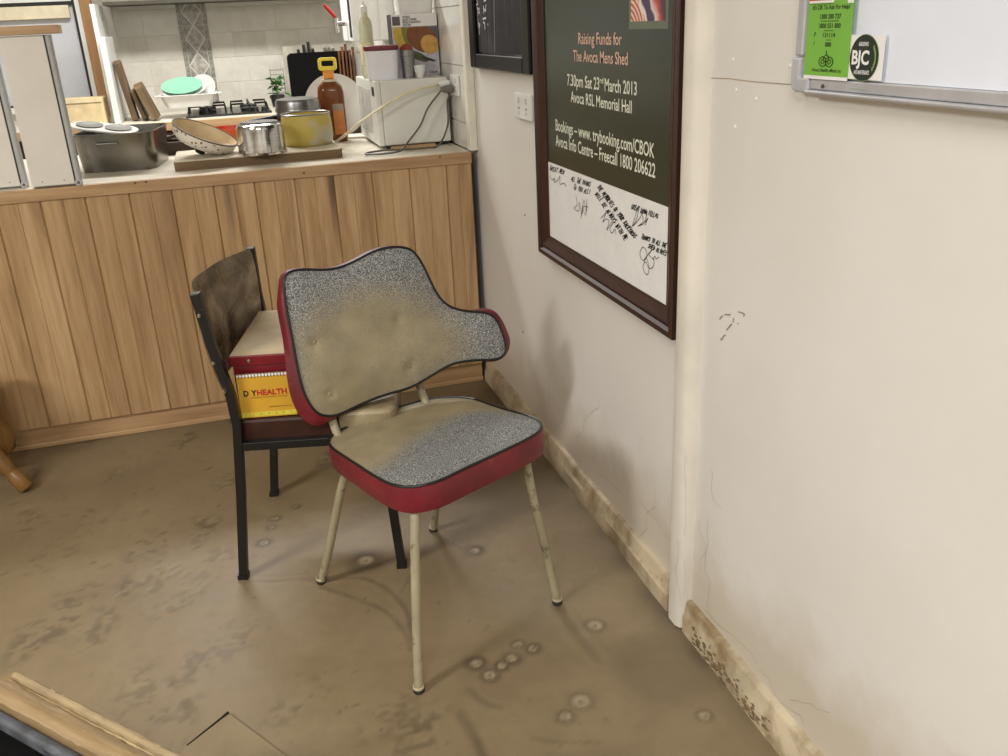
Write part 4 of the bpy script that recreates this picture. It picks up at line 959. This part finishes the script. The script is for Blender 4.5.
obj('badge_ring', MB().lathe([(0, 0), (.0305, 0), (.0305, .0002), (0, .0002)], 40, cm), plain('badge_edge', (120, 150, 100), .4, var=0), bc)
bd = obj('badge_disc', MB().lathe([(0, .0003), (.0295, .0003), (.0295, .0005), (0, .0005)], 40, cm), M_BADGE, bc)
def btxt(s_, y, z, wdt, h, bold=.02): return text(s_, 'badge_lettering', M_PAPER, bc, Matrix.Translation(rel) @ wallM(y, z, -.0009), width=wdt, height=h, bold=bold)
btxt('BJC', .0245, -.008, .036, .0175, .03); btxt('GARDENING', .012, .0155, .020, .005); btxt('AND MAINTENANCE', .018, -.021, .032, .0052)
obj('badge_rules', MB().box((-.0009, -.014, .0125), (-.0006, .022, .0131)).box((-.0009, -.014, -.0131), (-.0006, .022, -.0125)), plain('rule_green', (150, 170, 130), .5, var=0), bc)
for k in range(7):
    a = math.radians(-35+70*k/6); yy, zz = -.0235*math.cos(a)*1.02, .0235*math.sin(a)
    obj('badge_leaf', MB().lathe([(0, 0), (.0032, .0001), (0, .0002)], 8, Matrix.Translation(rel+Vector((-.0006, yy, zz))) @ Matrix.Rotation(-math.pi/2, 4, 'Y') @ Matrix.Diagonal((1, .45, 1, 1))), plain('leaf_print', (130, 160, 90), .5, var=0), bc)
ga, wd, hh = card('help_card', 'bright green helpline card on the whiteboard corner', ((804, 74.5), (847.5, 77.5), 1.40), plain('lime_card', (118, 178, 64), .5, var=.02), XB-.0222, .0008)
lg = ga.location.copy()
obj('card_border', MB().box((-.0005, -wd/2, -.005), (0, wd/2, -.0002)), M_PAPER, ga)
M_DKG = plain('dark_green_ink', (22, 34, 18), .6, var=0)
def gtxt(s_, ul, vl, ur, vr, h, bold=.015, shear=0., m=None):
    a, b = px(ul, vl, lg.x-.001), px(ur, vr, lg.x-.001)
    return text(s_, 'card_lettering', m or M_DKG, ga, Matrix.Translation(-lg) @ wallM(a.y, (a.z+b.z)/2, lg.x-.0012), width=a.y-b.y, height=h, bold=bold, shear=shear)
gtxt("It's OK To Ask For Help!", 813, 9, 850, 9.3, .0058, .02)
gtxt('1300 280 737', 820, 18.3, 841, 19, .0062, .02); gtxt('BEYOND BLUE SUPPORT', 821, 21.5, 839, 21.8, .0016)
gtxt('1800 551 800', 819, 27.5, 840.5, 28.5, .0062, .02); gtxt('KIDS HELP', 824.5, 31, 833.5, 31.2, .0016)
gtxt('131114', 823, 37, 835, 37.5, .0058, .02); gtxt('LIFELINE', 826, 40.5, 831, 40.6, .0016)
gtxt('000', 825, 46.5, 831, 46.7, .0058, .03)
gtxt('Avoca Healthy Minds Inc', 811.5, 71, 841, 73, .0050, .01, .3)
gtxt('F', 814, 36.5, 816, 36.6, .006, .02, .2); gtxt('I', 813.5, 45, 814.5, 45, .005, .02, .2)
q = px(826, 61, lg.x-.001)-lg; ml = MB()
for (dy, dz) in ((.0105, -.001), (-.0105, -.001), (0, .0035)):
    rad = .0085 if dz < 0 else .006
    ring = [Vector((q.x-.0004, q.y+dy*.75+rad*math.cos(t), q.z+dz+rad*.78*math.sin(t))) for t in np.linspace(0, 2*math.pi, 24, endpoint=False)]
    ml.tube(ring, .0006, 5, closed=True)
    if dz < 0: ml.tube([Vector((q.x-.0004, q.y+dy*.75+.0035*math.cos(t), q.z+dz+.003*math.sin(t))) for t in np.linspace(0, 2*math.pi, 16, endpoint=False)], .0005, 5, closed=True)
ml.tube([Vector((q.x-.0004, q.y, q.z+.0085)), Vector((q.x-.0004, q.y+.0005, q.z+.014))], .0006, 5)
obj('knot_emblem', ml, M_DKG, ga)
a, b = px(809, 4, lg.x-.004), px(832.5, 4.5, lg.x-.004)
mg = thing('magnet_strip', 'red magnet with white edge holding the green card', 'magnet', (lg.x-.0009, (a.y+b.y)/2, a.z))
obj('white_edge', MB().box((-.003, -(a.y-b.y)/2, 0), (0, (a.y-b.y)/2, .030)), M_PAPER, mg, bevel=.001)
obj('red_face', MB().box((-.0036, -(a.y-b.y)/2+.001, .004), (-.0031, (a.y-b.y)/2-.001, .028)), plain('magnet_red', (206, 48, 40), .4), mg)
a, b = px(847, 3, lg.x-.003), px(852.5, 3.5, lg.x-.003)
mg2 = obj('note_paper', MB().box((-.001, -(a.y-b.y)/2, 0), (0, (a.y-b.y)/2, .02)), M_PAPER); mg2.location = (lg.x-.0009, (a.y+b.y)/2, a.z); tag(mg2, 'scrap of white paper at the green card top corner', 'paper')

# ------------------------------------------------------------------ front chair (speckled vinyl, red sides)
A15 = math.radians(25.); RD = Vector((math.cos(A15), math.sin(A15), 0)); BD = Vector((-math.sin(A15), math.cos(A15), 0))
SO = Vector((.36, 1.87, 0))    # chair root on the floor
ch = thing('kitchen_chair', 'speckled grey vinyl chair with red sides and crooked wide backrest', 'chair', SO)
# seat: outline traced on the seat plane (slopes down to the back)
zf, slope = .452, .095; fr = Vector((.24, 1.64, 0))
sn = (Vector((0, 0, 1))+BD*slope).normalized()      # plane normal: z = zf - slope*(dist behind front edge)
def seatpt(u, v):
    d = ray(u, v); o = Vector((fr.x, fr.y, zf)); return CP+d*(sn.dot(o-CP)/sn.dot(d))
sx_ax = RD; sy_ax = (BD-Vector((0, 0, slope))).normalized()
o0 = Vector((fr.x, fr.y, zf))
def s2(p): q = p-o0; return Vector((q.dot(sx_ax), q.dot(sy_ax)))
def s3(p, h=0.): return o0+sx_ax*p[0]+sy_ax*p[1]+sn*h
px_out = [(329, 444), (331, 437), (343, 429), (388, 411), (428, 399), (455, 397.5), (474, 399), (497, 408), (532, 417), (541, 423), (541.5, 429.5), (532, 437), (500, 452.5), (470, 466), (440, 481), (420, 486.5), (404, 487.5), (389, 484), (374, 476), (350, 460), (334, 450)]
so = resample(smooth_closed([s2(seatpt(*p)) for p in px_out], 2), 110)
vs, fs, ds = fill(so, .011)
def dome(d, hgt, wd): return hgt*(1-math.exp(-(d/wd)**1.3))
grey = [s2(seatpt(*p)) for p in ((352, 474), (385, 470), (408, 452), (440, 430), (468, 417), (505, 413), (545, 417), (560, 440), (500, 480), (400, 505))]
GA = np.array([g[:] for g in grey]); GB = np.roll(GA, -1, 0)
def sdist(q):
    q = np.array(q[:2]); d = GB-GA; t = np.clip(((q-GA)*d).sum(1)/(d*d).sum(1), 0, 1); m = np.hypot(*(GA+d*t[:, None]-q).T).min()
    c = ((GA[:, 1] > q[1]) != (GB[:, 1] > q[1])) & (q[0] < (GB[:, 0]-GA[:, 0])*(q[1]-GA[:, 1])/(GB[:, 1]-GA[:, 1]+1e-15)+GA[:, 0])
    return m if c.sum() % 2 else -m
cov = MB(); cov.v = [s3(p, dome(d, .012, .05))-SO for p, d in zip(vs, ds)]; cov.f = [tuple(f) for f in fs]
o = obj('seat_cover', cov, M_VINYL, ch, smooth=True)
attr(o.data, 'mud', [.95*(1-float(sstep(-.06, .05, sdist(p)))) for p in vs])
bandM = MB(); n = len(so); levels = [(0, 0), (.004, -.003), (.006, -.02), (.004, -.045), (.0, -.060), (-.02, -.064)]
cen = sum(so, Vector((0, 0)))/n
def outw(i):
    t = so[(i+1) % n]-so[i-1]; return Vector((t.y, -t.x)).normalized()*(1 if area > 0 else -1)
area = sum(so[i].x*so[(i+1) % n].y-so[(i+1) % n].x*so[i].y for i in range(n))
for off_, h in levels: bandM.v += [s3(so[i]+outw(i)*off_, h)-SO for i in range(n)]
for k in range(len(levels)-1): bandM.f += [(k*n+i, k*n+(i+1) % n, (k+1)*n+(i+1) % n, (k+1)*n+i) for i in range(n)]
bandM.f.append(tuple(range((len(levels)-1)*n, len(levels)*n)))
obj('seat_band', bandM, M_RED, ch, smooth=True)
obj('seat_piping', MB().tube([s3(so[i]+outw(i)*.001, .001)-SO for i in range(n)], .0032, 8, closed=True), M_BLK, ch, smooth=True)

# backrest: wide warped pad, traced on a gently concave sheet
AB, TB = math.radians(15), math.radians(12)
br_ = Vector((math.cos(AB), math.sin(AB), 0)); bbk = Vector((-math.sin(AB), math.cos(AB), 0)); bup = Vector((0, 0, 1))*math.cos(TB)+bbk*math.sin(TB); bn = br_.cross(bup)   # bn points to the sitter
if bn.y > 0: bn = -bn
bo = Vector((.25, 2.09, .432))
def curve(u): return .32*(u-.08)**2          # wings come forward
def b3(p, h=0.): return bo+br_*p[0]+bup*p[1]+bn*(h+curve(p[0]))
def bpt(u, v):
    d = ray(u, v); k = 0.
    for _ in range(12):
        q = CP+d*((bn.dot(bo-CP)+k)/bn.dot(d)); r_ = q-bo; k = curve(r_.dot(br_))
    return Vector((r_.dot(br_), r_.dot(bup)))
bpx = [(284, 283), (285, 276), (291, 271), (304, 269.5), (325, 270.5), (340, 268), (356, 261), (372, 252), (385, 248), (398, 247), (410, 249), (418, 257), (426, 272), (434, 290), (443, 303), (455, 309.5), (470, 312), (485, 312.5), (495, 317), (502, 333), (506, 346), (504, 355), (496, 359.5), (480, 359.5), (463, 361), (450, 364), (430, 376), (410, 388), (385, 394), (360, 404), (340, 414), (330, 416), (317, 414), (306, 398), (299, 375), (293, 340), (286, 305)]
bo2 = resample(smooth_closed([bpt(*p) for p in bpx], 2), 150)
vs, fs, ds = fill(bo2, .011)
btn = [bpt(*p) for p in ((314, 342), (329, 394), (397, 318), (409, 366))]
def bh_(p, d):
    h = dome(d, .014, .04)
    for b in btn: h -= .010*math.exp(-((p-b).length/.010)**2)
    return h
cov = MB(); cov.v = [b3(p, bh_(p, d))-SO for p, d in zip(vs, ds)]; cov.f = [tuple(f) for f in fs]
o = obj('backrest_cover', cov, M_VINYL, ch, smooth=True)
core = [bpt(*q) for q in ((296, 340), (318, 312), (345, 300), (385, 292), (420, 300), (448, 325), (462, 345), (445, 368), (400, 400), (330, 430), (300, 410))]
GA = np.array([g_[:] for g_ in core]); GB = np.roll(GA, -1, 0)
attr(o.data, 'mud', [.88*float(sstep(-.085, .055, sdist(p))) for p in vs])
n = len(bo2); so_b = bo2
area = sum(so_b[i].x*so_b[(i+1) % n].y-so_b[(i+1) % n].x*so_b[i].y for i in range(n))
def outb(i):
    t = so_b[(i+1) % n]-so_b[i-1]; return Vector((t.y, -t.x)).normalized()*(1 if area > 0 else -1)
def bulge(i):   # red vinyl bulges out past the front edge on the right wing
    p = so_b[i]; return .024*float(sstep(.31, .40, p.x))*float(sstep(.03, .11, p.y))+(.012+.016*float(sstep(.25, .05, p.y)))*float(sstep(-.08, -.15, p.x))*float(sstep(.37, .30, p.y))
levels = [(0, 0), (.004, -.006), (.005, -.022), (.002, -.040), (-.012, -.050)]
bm2 = MB()
for k, (off_, h) in enumerate(levels): bm2.v += [b3(so_b[i]+outb(i)*(off_+bulge(i)*(0, .5, 1, .9, .6)[k]), h)-SO for i in range(n)]
for k in range(len(levels)-1): bm2.f += [(k*n+i, k*n+(i+1) % n, (k+1)*n+(i+1) % n, (k+1)*n+i) for i in range(n)]
vb, fb, db_ = fill([so_b[i]+outb(i)*-.012 for i in range(n)], .03)
k0 = len(bm2.v); bm2.v += [b3(p, -.050-dome(d, .006, .05))-SO for p, d in zip(vb, db_)]; bm2.f += [tuple(i+k0 for i in f) for f in fb]
obj('backrest_band', bm2, M_RED, ch, smooth=True)
obj('backrest_piping', MB().tube([b3(so_b[i]+outb(i)*.001, .001)-SO for i in range(n)], .0032, 8, closed=True), M_BLK, ch, smooth=True)
M_BTN = plain('dull_button', (150, 134, 98), .5, var=.2)
for ib, b in enumerate(btn):
    c = b3(b, .003)-SO; obj('button', MB().lathe([(0, -.002), (.005, -.001), (.006, .001), (.004, .003), (0, .0035)], 12, Matrix.Translation(c) @ bn.to_track_quat('Z', 'Y').to_matrix().to_4x4()), M_BLK if ib == 2 else M_BTN, ch, smooth=True)
# torn flap of red vinyl hanging at the lower left
P = [bpt(*p) for p in ((299, 372), (306, 396), (313, 413))]
fl_ = MB(); Lp = cat_path([b3(p, -.004) for p in P], 6)
for q in Lp: fl_.v += [q-SO-br_*.002, q-SO-br_*.012-bn*.020, q-SO-br_*.016-bn*.040+Vector((0, 0, -.004))]
for k in range(len(Lp)-1):
    for j in range(2): fl_.f.append((k*3+j, k*3+j+1, k*3+3+j+1, k*3+3+j))
o = obj('torn_edge', fl_, plain('torn_lining', (190, 176, 160), .8), ch, smooth=True); sm = o.modifiers.new('thick', 'SOLIDIFY'); sm.thickness = .003
# legs (steel tube) and back stays
def leg(name, pts, r_=.0105):
    l = obj(name, MB().tube(cat_path([Vector(p)-SO for p in pts], 8), r_, 14), M_TUBE, ch, smooth=True)
    e = Vector(pts[-1])-SO
    obj('rubber_tip', MB().lathe([(0, -.0005), (.0115, -.0005), (.0125, .003), (.012, .009), (.0107, .0105)], 16, Matrix.Translation((e.x, e.y, 0))), plain('tip_rubber', (44, 40, 36), .7), l, smooth=True)
    obj('tip_ring', MB().lathe([(.0107, .0108), (.0122, .011), (.0122, .017), (.0107, .0172)], 16, Matrix.Translation((e.x, e.y, 0))), plain('tip_pale', (200, 190, 160), .5), l, smooth=True)
    return l
leg('leg', [(.262, 1.665, .40), (.246, 1.625, .30), (.230, 1.59, .15), (.217, 1.562, .004)])
leg('leg', [(.553, 1.812, .40), (.566, 1.797, .28), (.588, 1.775, .13), (.605, 1.756, .004)])
leg('leg', [(.150, 1.925, .375), (.130, 1.955, .30), (.090, 2.015, .12), (.070, 2.043, .04), (.060, 2.052, .004)])
leg('leg', [(.425, 2.07, .37), (.415, 2.11, .25), (.402, 2.16, .12), (.392, 2.200, .004)])
def stay(pts): obj('back_stay', MB().tube(cat_path([Vector(p)-SO for p in pts], 8), .0105, 12), M_TUBE, ch, smooth=True)
stay([(.190, 1.93, .372), (.163, 1.99, .384), (.146, 2.055, .418), (.140, 2.105, .46), (.135, 2.165, .56), (.125, 2.20, .68)])
stay([(.420, 2.00, .36), (.408, 2.07, .375), (.392, 2.14, .415), (.382, 2.19, .47), (.375, 2.24, .56), (.370, 2.27, .66)])
obj('seat_rail', MB().tube([Vector(p)-SO for p in ((.27, 1.70, .392), (.40, 1.83, .386), (.42, 2.03, .365))], .009, 10).tube([Vector(p)-SO for p in ((.54, 1.83, .392), (.36, 1.88, .384), (.18, 1.93, .368))], .009, 10), M_TUBE, ch, smooth=True)

# ------------------------------------------------------------------ rear chair (black steel frame, brown vinyl in plastic)
O2 = Vector((-.133, 2.152, 0)); c2 = thing('stacking_chair', 'black steel framed chair with plastic-wrapped brown back holding the red box', 'chair', O2, math.radians(-13.6))
def flatbar(pts, a=.011, b=.012):
    """square steel tube through local points (in the x-z plane)"""
    mb = MB(); P = [Vector(p) for p in pts]; k = len(P)
    for i, p in enumerate(P):
        t = (P[min(i+1, k-1)]-P[max(i-1, 0)]).normalized(); s_ = Vector((0, 1, 0)); nn = t.cross(s_).normalized()
        mb.v += [p+s_*b+nn*a, p-s_*b+nn*a, p-s_*b-nn*a, p+s_*b-nn*a]
    for i in range(k-1):
        for j in range(4): mb.f.append((i*4+j, i*4+(j+1) % 4, i*4+4+(j+1) % 4, i*4+4+j))
    mb.f += [(3, 2, 1, 0), tuple(range(4*k-4, 4*k))]; return mb
WD, DP = .448, .418; SH = .395
nt, ft = .004, .040
for y, top, seat in ((0, nt, .050), (WD, ft, .055)):
    l = obj('rear_leg', flatbar([(0, y, .003), (.030, y, .25), (seat, y, .44), (seat-.004, y, .52), ((seat+top)/2-.006, y, .65), (top, y, .782)]), M_BLACK, c2, bevel=.002)
    obj('leg_cap', MB().box((-.013, y-.014, 0), (.013, y+.014, .014)), M_BLK, l)
    for z, xx in ((.73, .5*(top+.012)), (.61, .022+.5*(seat-.05)), (.535, .036)):
        obj('bolt', MB().lathe([(0, 0), (.0055, 0), (.0045, .003), (0, .0035)], 10, Matrix.Translation((xx, y-.0121, z)) @ Matrix.Rotation(math.pi/2, 4, 'X')), M_STEEL, l, smooth=True)
for y in (0, WD):
    l = obj('front_leg', flatbar([(DP, y, .003), (DP-.01, y, .2), (DP-.02, y, .405)]), M_BLACK, c2, bevel=.002)
    obj('leg_cap', MB().box((DP-.013, y-.014, 0), (DP+.013, y+.014, .014)), M_BLK, l)
    obj('seat_rail', MB().box((.055, y-.011, .372), (DP-.012, y+.011, .394)), M_BLACK, c2, bevel=.002)
for x in (.06, DP-.03): obj('cross_rail', MB().box((x-.01, .012, .372), (x+.01, WD-.012, .394)), M_BLACK, c2, bevel=.002)
obj('seat_pad', MB().prism([(x+.235, y+WD/2) for x, y in rrect(.40, WD-.023, .03, 4)], .374, .447), plain('brown_vinyl', (58, 32, 24), .35, var=.15, dirt=((120, 96, 68), 7, .62)), c2, bevel=.008)
# backrest pad wrapped in clear film: curved sheet, crumpled
w = N('film_wrapped_brown_vinyl'); v = w.coord(); cr = w.noise(v, 11, 5, .6, 2.2); mm = w.noise(w.coord((1, 1, 1.2)), 7, 4, .5, 1.)
c = w.ramp(mm, [(.35, (84, 70, 54)), (.5, (120, 104, 82)), (.66, (166, 150, 124))]); w.col(c); w.bump(cr, .45, .015); M_FILM = w.set(w.ramp(cr, [(.35, (.14,)*3+(1,)), (.7, (.38,)*3+(1,))]))
nu, nv = 28, 18; bk = MB(); rr = random.Random(4)
def backsurf(s_, t, side):
    y = .014+(WD-.028)*s_; z = .515+.265*t
    top = nt+(ft-nt)*s_; x = .034+(top-.034)*t
    x += -.060*math.sin(math.pi*s_)**.7*(.75+.25*t)               # bows backwards
    x += side*.013*(math.sin(math.pi*min(1, max(0, t)))**.4)+.003*math.sin(13*s_+7*t)*math.sin(math.pi*s_)
    z += -.004*math.sin(math.pi*s_)*t-.01*math.sin(math.pi*s_)*(1-t)
    return Vector((x, y, z))
for side in (1, -1):
    for j in range(nv+1):
        for i in range(nu+1): bk.v.append(backsurf(i/nu, j/nv, side))
q0 = (nu+1)*(nv+1)
for sd_ in (0, 1):
    for j in range(nv):
        for i in range(nu):
            a = sd_*q0+j*(nu+1)+i; bk.f.append((a, a+1, a+nu+2, a+nu+1))
for i in range(nu): bk.f += [(i, i+1, q0+i+1, q0+i), (nv*(nu+1)+i, nv*(nu+1)+i+1, q0+nv*(nu+1)+i+1, q0+nv*(nu+1)+i)]
for j in range(nv): bk.f += [(j*(nu+1), (j+1)*(nu+1), q0+(j+1)*(nu+1), q0+j*(nu+1)), (j*(nu+1)+nu, (j+1)*(nu+1)+nu, q0+(j+1)*(nu+1)+nu, q0+j*(nu+1)+nu)]
obj('backrest', bk, M_FILM, c2, smooth=True)

# red box on its seat
rb = thing('red_box', 'red lidded box with mud-covered top on the rear chair', 'box', O2+Vector((.238, .0, .448)), math.radians(-13.6))
RB = Matrix.Rotation(math.radians(-13.6), 4, 'Z')
rb.location = O2+(RB @ Vector((.121, .232, 0)))+Vector((0, 0, .4485))
lw, ld2 = .158, .380
obj('box_body', MB().box((-lw/2+.006, -ld2/2+.006, 0), (lw/2-.006, ld2/2-.006, .128)), M_REDBOX, rb, bevel=.003)
lidp = obj('box_lid', MB().box((-lw/2, -ld2/2, .1285), (lw/2, ld2/2, .156)), M_REDBOX, rb, bevel=.003)
g = MB(); gx, gy = 14, 32; rr = np.random.default_rng(3).random((gy+1, gx+1))
for j in range(gy+1):
    for i in range(gx+1):
        e = min(i, gx-i, j, gy-j); g.v.append((-lw/2+.003+(lw-.006)*i/gx, -ld2/2+.003+(ld2-.006)*j/gy, .1562+.0035*min(1, e/2)+(.0016*rr[j, i] if e else 0)))
for j in range(gy):
    for i in range(gx): a = j*(gx+1)+i; g.f.append((a, a+1, a+gx+2, a+gx+1))
obj('mud_layer', g, plain('mud_on_red', (182, 164, 130), .75, var=.12, scale=8, dirt=((150, 40, 42), 9, .70)), lidp, smooth=True)
obj('lid_stud', MB().lathe([(0, 0), (.005, 0), (.004, .003), (0, .004)], 12, Matrix.Translation((-lw/2+.05, -ld2/2-.0002, .143)) @ Matrix.Rotation(math.pi/2, 4, 'X')), M_STEEL, lidp, smooth=True)
# yellow spiral booklet standing against the box
bk2 = thing('spiral_booklet', 'yellow spiral-bound booklet propped against the red box', 'booklet', O2+(RB @ Vector((.127, .022, 0)))+Vector((0, 0, .4495)), math.radians(-13.6+2))
bk2.rotation_euler = (math.radians(-4), 0, math.radians(-12))
bw2, bh2 = .137, .112
obj('cover', MB().box((-bw2/2, -.003, 0), (bw2/2, 0, bh2)), plain('booklet_yellow', (204, 156, 46), .4, var=.04), bk2)
obj('page_block', MB().box((-bw2/2+.001, .0003, .001), (bw2/2-.001, .006, bh2-.001)), M_PAPER, bk2)
obj('ruler_band', MB().box((-bw2/2+.002, -.0036, .003), (bw2/2-.002, -.0031, .0135)), plain('band_lemon', (214, 200, 70), .4), bk2)
obj('top_strip', MB().box((-bw2/2+.001, -.0036, bh2-.006), (bw2/2-.001, -.0031, bh2-.0005)), M_PAPER, bk2)
bkM = lambda x, z: Matrix.Translation((x, -.0040, z)) @ Matrix.Rotation(math.pi/2, 4, 'X')
text('D', 'booklet_lettering', M_INK, bk2, bkM(-.056, .057), width=.0125, height=.014, bold=.035); text('Y', 'booklet_lettering', M_INK, bk2, bkM(-.037, .057), width=.0125, height=.014, bold=.035)
text('HEALTH', 'booklet_lettering', plain('booklet_red', (176, 36, 28), .5, var=0), bk2, bkM(-.0235, .057), width=.073, height=.014, bold=.035)
M_BRN = plain('booklet_brown', (120, 60, 24), .6, var=0)
text('A HANDBOOK OF MAINTENANCE AND REPAIR', 'booklet_subtitle', M_BRN, bk2, bkM(-.042, .050), width=.092, height=.0034)
text('DEPARTMENT OF HEALTH', 'booklet_subtitle', M_INK, bk2, bkM(.002, .024), width=.056, height=.003)
for k in range(7): text(str(k+1), 'ruler_number', M_INK, bk2, bkM(-.058+.0185*k, .006), height=.0048)
for k in range(17):
    x = -bw2/2+.006+k*(bw2-.012)/16
    obj('wire_loop', MB().tube([Vector((x, .0015+.0065*math.cos(t), bh2-.004+.0075*math.sin(t))) for t in np.linspace(0, 2*math.pi, 12, endpoint=False)], .0009, 5, closed=True), M_DULL, bk2)

# muddy film left on the front half of the rear chair's seat
obj('seat_film', MB().prism([(x+.36, y+WD/2) for x, y in rrect(.158, WD-.012, .035, 5)], .400, .4535), plain('muddy_film', (150, 136, 106), .35, var=.2, scale=12, bump=.3, bscale=30), c2, bevel=.010)

# ------------------------------------------------------------------ turned wooden pedestal at the left border
foot = pz(28, 491); wp_ = thing('pedestal_stool', 'honey-coloured wooden stool with turned legs by the counter foot', 'stool', (foot.x-.20, foot.y+.0, 0))
M_HON = mat_pine('honey_wood', (100, 70, 34), (130, 95, 50), (152, 115, 66), 'z', .3)
def turned(a, b, prof, name, parent):
    A, B = Vector(a), Vector(b); q = (B-A).to_track_quat('Z', 'Y').to_matrix().to_4x4(); L_ = (B-A).length
    return obj(name, MB().lathe([(r_*1.2, t*L_) for r_, t in prof], 20, Matrix.Translation(A) @ q), M_HON, parent, smooth=True)
lp = [(0, 0), (.018, 0), (.021, .02), (.0205, .15), (.0175, .19), (.0165, .205), (.0175, .215), (.022, .30), (.025, .6), (.022, 1), (0, 1)]
o = turned((.20, -.0, .012), (.02, .05, .30), lp, 'leg', wp_)
turned((-.16, -.16, .012), (-.02, .02, .30), lp, 'leg', wp_); turned((-.02, .18, .012), (0, .07, .30), lp, 'leg', wp_)
obj('hub', MB().lathe([(0, .07), (.04, .07), (.06, .09), (.066, .13), (.06, .17), (.05, .20), (.045, .32), (.06, .36), (0, .36)], 28, Matrix.Translation((.095, .17, 0))), M_HON, wp_, smooth=True)
obj('stool_seat', MB().lathe([(0, .36), (.15, .36), (.16, .37), (.16, .385), (.15, .395), (0, .395)], 36, Matrix.Translation((-.03, .02, 0))), M_HON, wp_, smooth=True)

# ------------------------------------------------------------------ toppled mud-coated cabinet in the near left corner
ZT = .42
a, b = pz(18, 670, ZT), pz(185, 756, ZT); d = (b-a); d.z = 0; d.normalize(); nn = Vector((-d.y, d.x, 0))
if nn.y < 0: nn = -nn
cab = thing('toppled_cabinet', 'mud-coated edge of a toppled cabinet in the near corner', 'cabinet', (a.x, a.y, 0), math.atan2(d.y, d.x))
M_MUDW = mat_pine('muddy_timber', (104, 82, 52), (142, 118, 80), (172, 150, 112), 'x', .6)
def ridge(y0, y1, z0, z1, name, mat, x0=.0, x1=.75, amp=.002):
    mb = MB(); k = 60; m_ = 8; r2 = random.Random(name)
    for i in range(k+1):
        x = x0+(x1-x0)*i/k
        for j in range(m_+1):
            t = j/m_; mb.v.append((x, y0+(y1-y0)*t, z0+(z1-z0)*math.sin(math.pi*min(1, max(0, .08+.84*t)))**.5+r2.uniform(-amp, amp)))
        mb.v += [(x, y1, 0), (x, y0, 0)]
    q = m_+3
    for i in range(k):
        for j in range(q): mb.f.append((i*q+j, i*q+(j+1) % q, (i+1)*q+(j+1) % q, (i+1)*q+j))
    mb.f += [tuple(range(q)), tuple(range(k*q+q-1, k*q-1, -1))]
    return obj(name, mb, mat, cab, smooth=True)
ridge(-.012, .0, ZT-.006, ZT, 'outer_lip', M_MUD, amp=.001)
ridge(-.020, -.0125, ZT-.012, ZT-.006, 'groove_bead', M_MUDW, amp=.0008)
ridge(-.056, -.0205, ZT-.010, ZT+.004, 'muddy_side', M_MUDW, amp=.0016)
ridge(-.076, -.0565, ZT-.026, ZT-.012, 'inner_edge', plain('blue_grey_edge', (70, 72, 76), .45, var=.35, scale=30), amp=.001)
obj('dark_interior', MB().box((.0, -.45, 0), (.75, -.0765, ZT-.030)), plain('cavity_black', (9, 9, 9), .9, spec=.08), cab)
obj('end_wall', MB().box((-.02, -.45, 0), (-.0005, .0, ZT-.012)), M_MUDW, cab); obj('end_wall', MB().box((.7505, -.45, 0), (.77, .0, ZT-.01)), M_MUDW, cab)
obj('near_wall', MB().box((-.02, -.47, 0), (.77, -.4505, ZT-.01)), M_MUDW, cab)

# thin muddy sheet lying on the floor
P = [pz(u, v) for u, v in ((229, 717), (188, 750), (150, 800), (300, 830), (330, 790))]
c0 = sum(P, Vector())/len(P); zz = [.011, .012, .012, .0045, .0045]; mb = MB(); n = len(P)
mb.v = [(p.x-c0.x, p.y-c0.y, z-.0025) for p, z in zip(P, zz)]+[(p.x-c0.x, p.y-c0.y, z) for p, z in zip(P, zz)]
mb.f = [tuple(range(n-1, -1, -1)), tuple(range(n, 2*n))]+[(i, (i+1) % n, n+(i+1) % n, n+i) for i in range(n)]
sh = obj('floor_sheet', mb, plain('sheet_mud', (138, 121, 93), .65, var=.1, scale=7, bump=.2)); sh.location = (c0.x, c0.y, 0)
obj('dark_edge', MB().tube([Vector((P[0].x-c0.x, P[0].y-c0.y, .0105)), Vector((P[0].x*.85+P[1].x*.15-c0.x, P[0].y*.85+P[1].y*.15-c0.y, .011)), Vector((P[1].x-c0.x, P[1].y-c0.y, .0115))], [.0042, .0028, .0018], 8), M_BLK, sh)
tag(sh, 'thin mud-covered sheet lying on the floor near the cabinet', 'sheet')
bpy.context.view_layer.update()
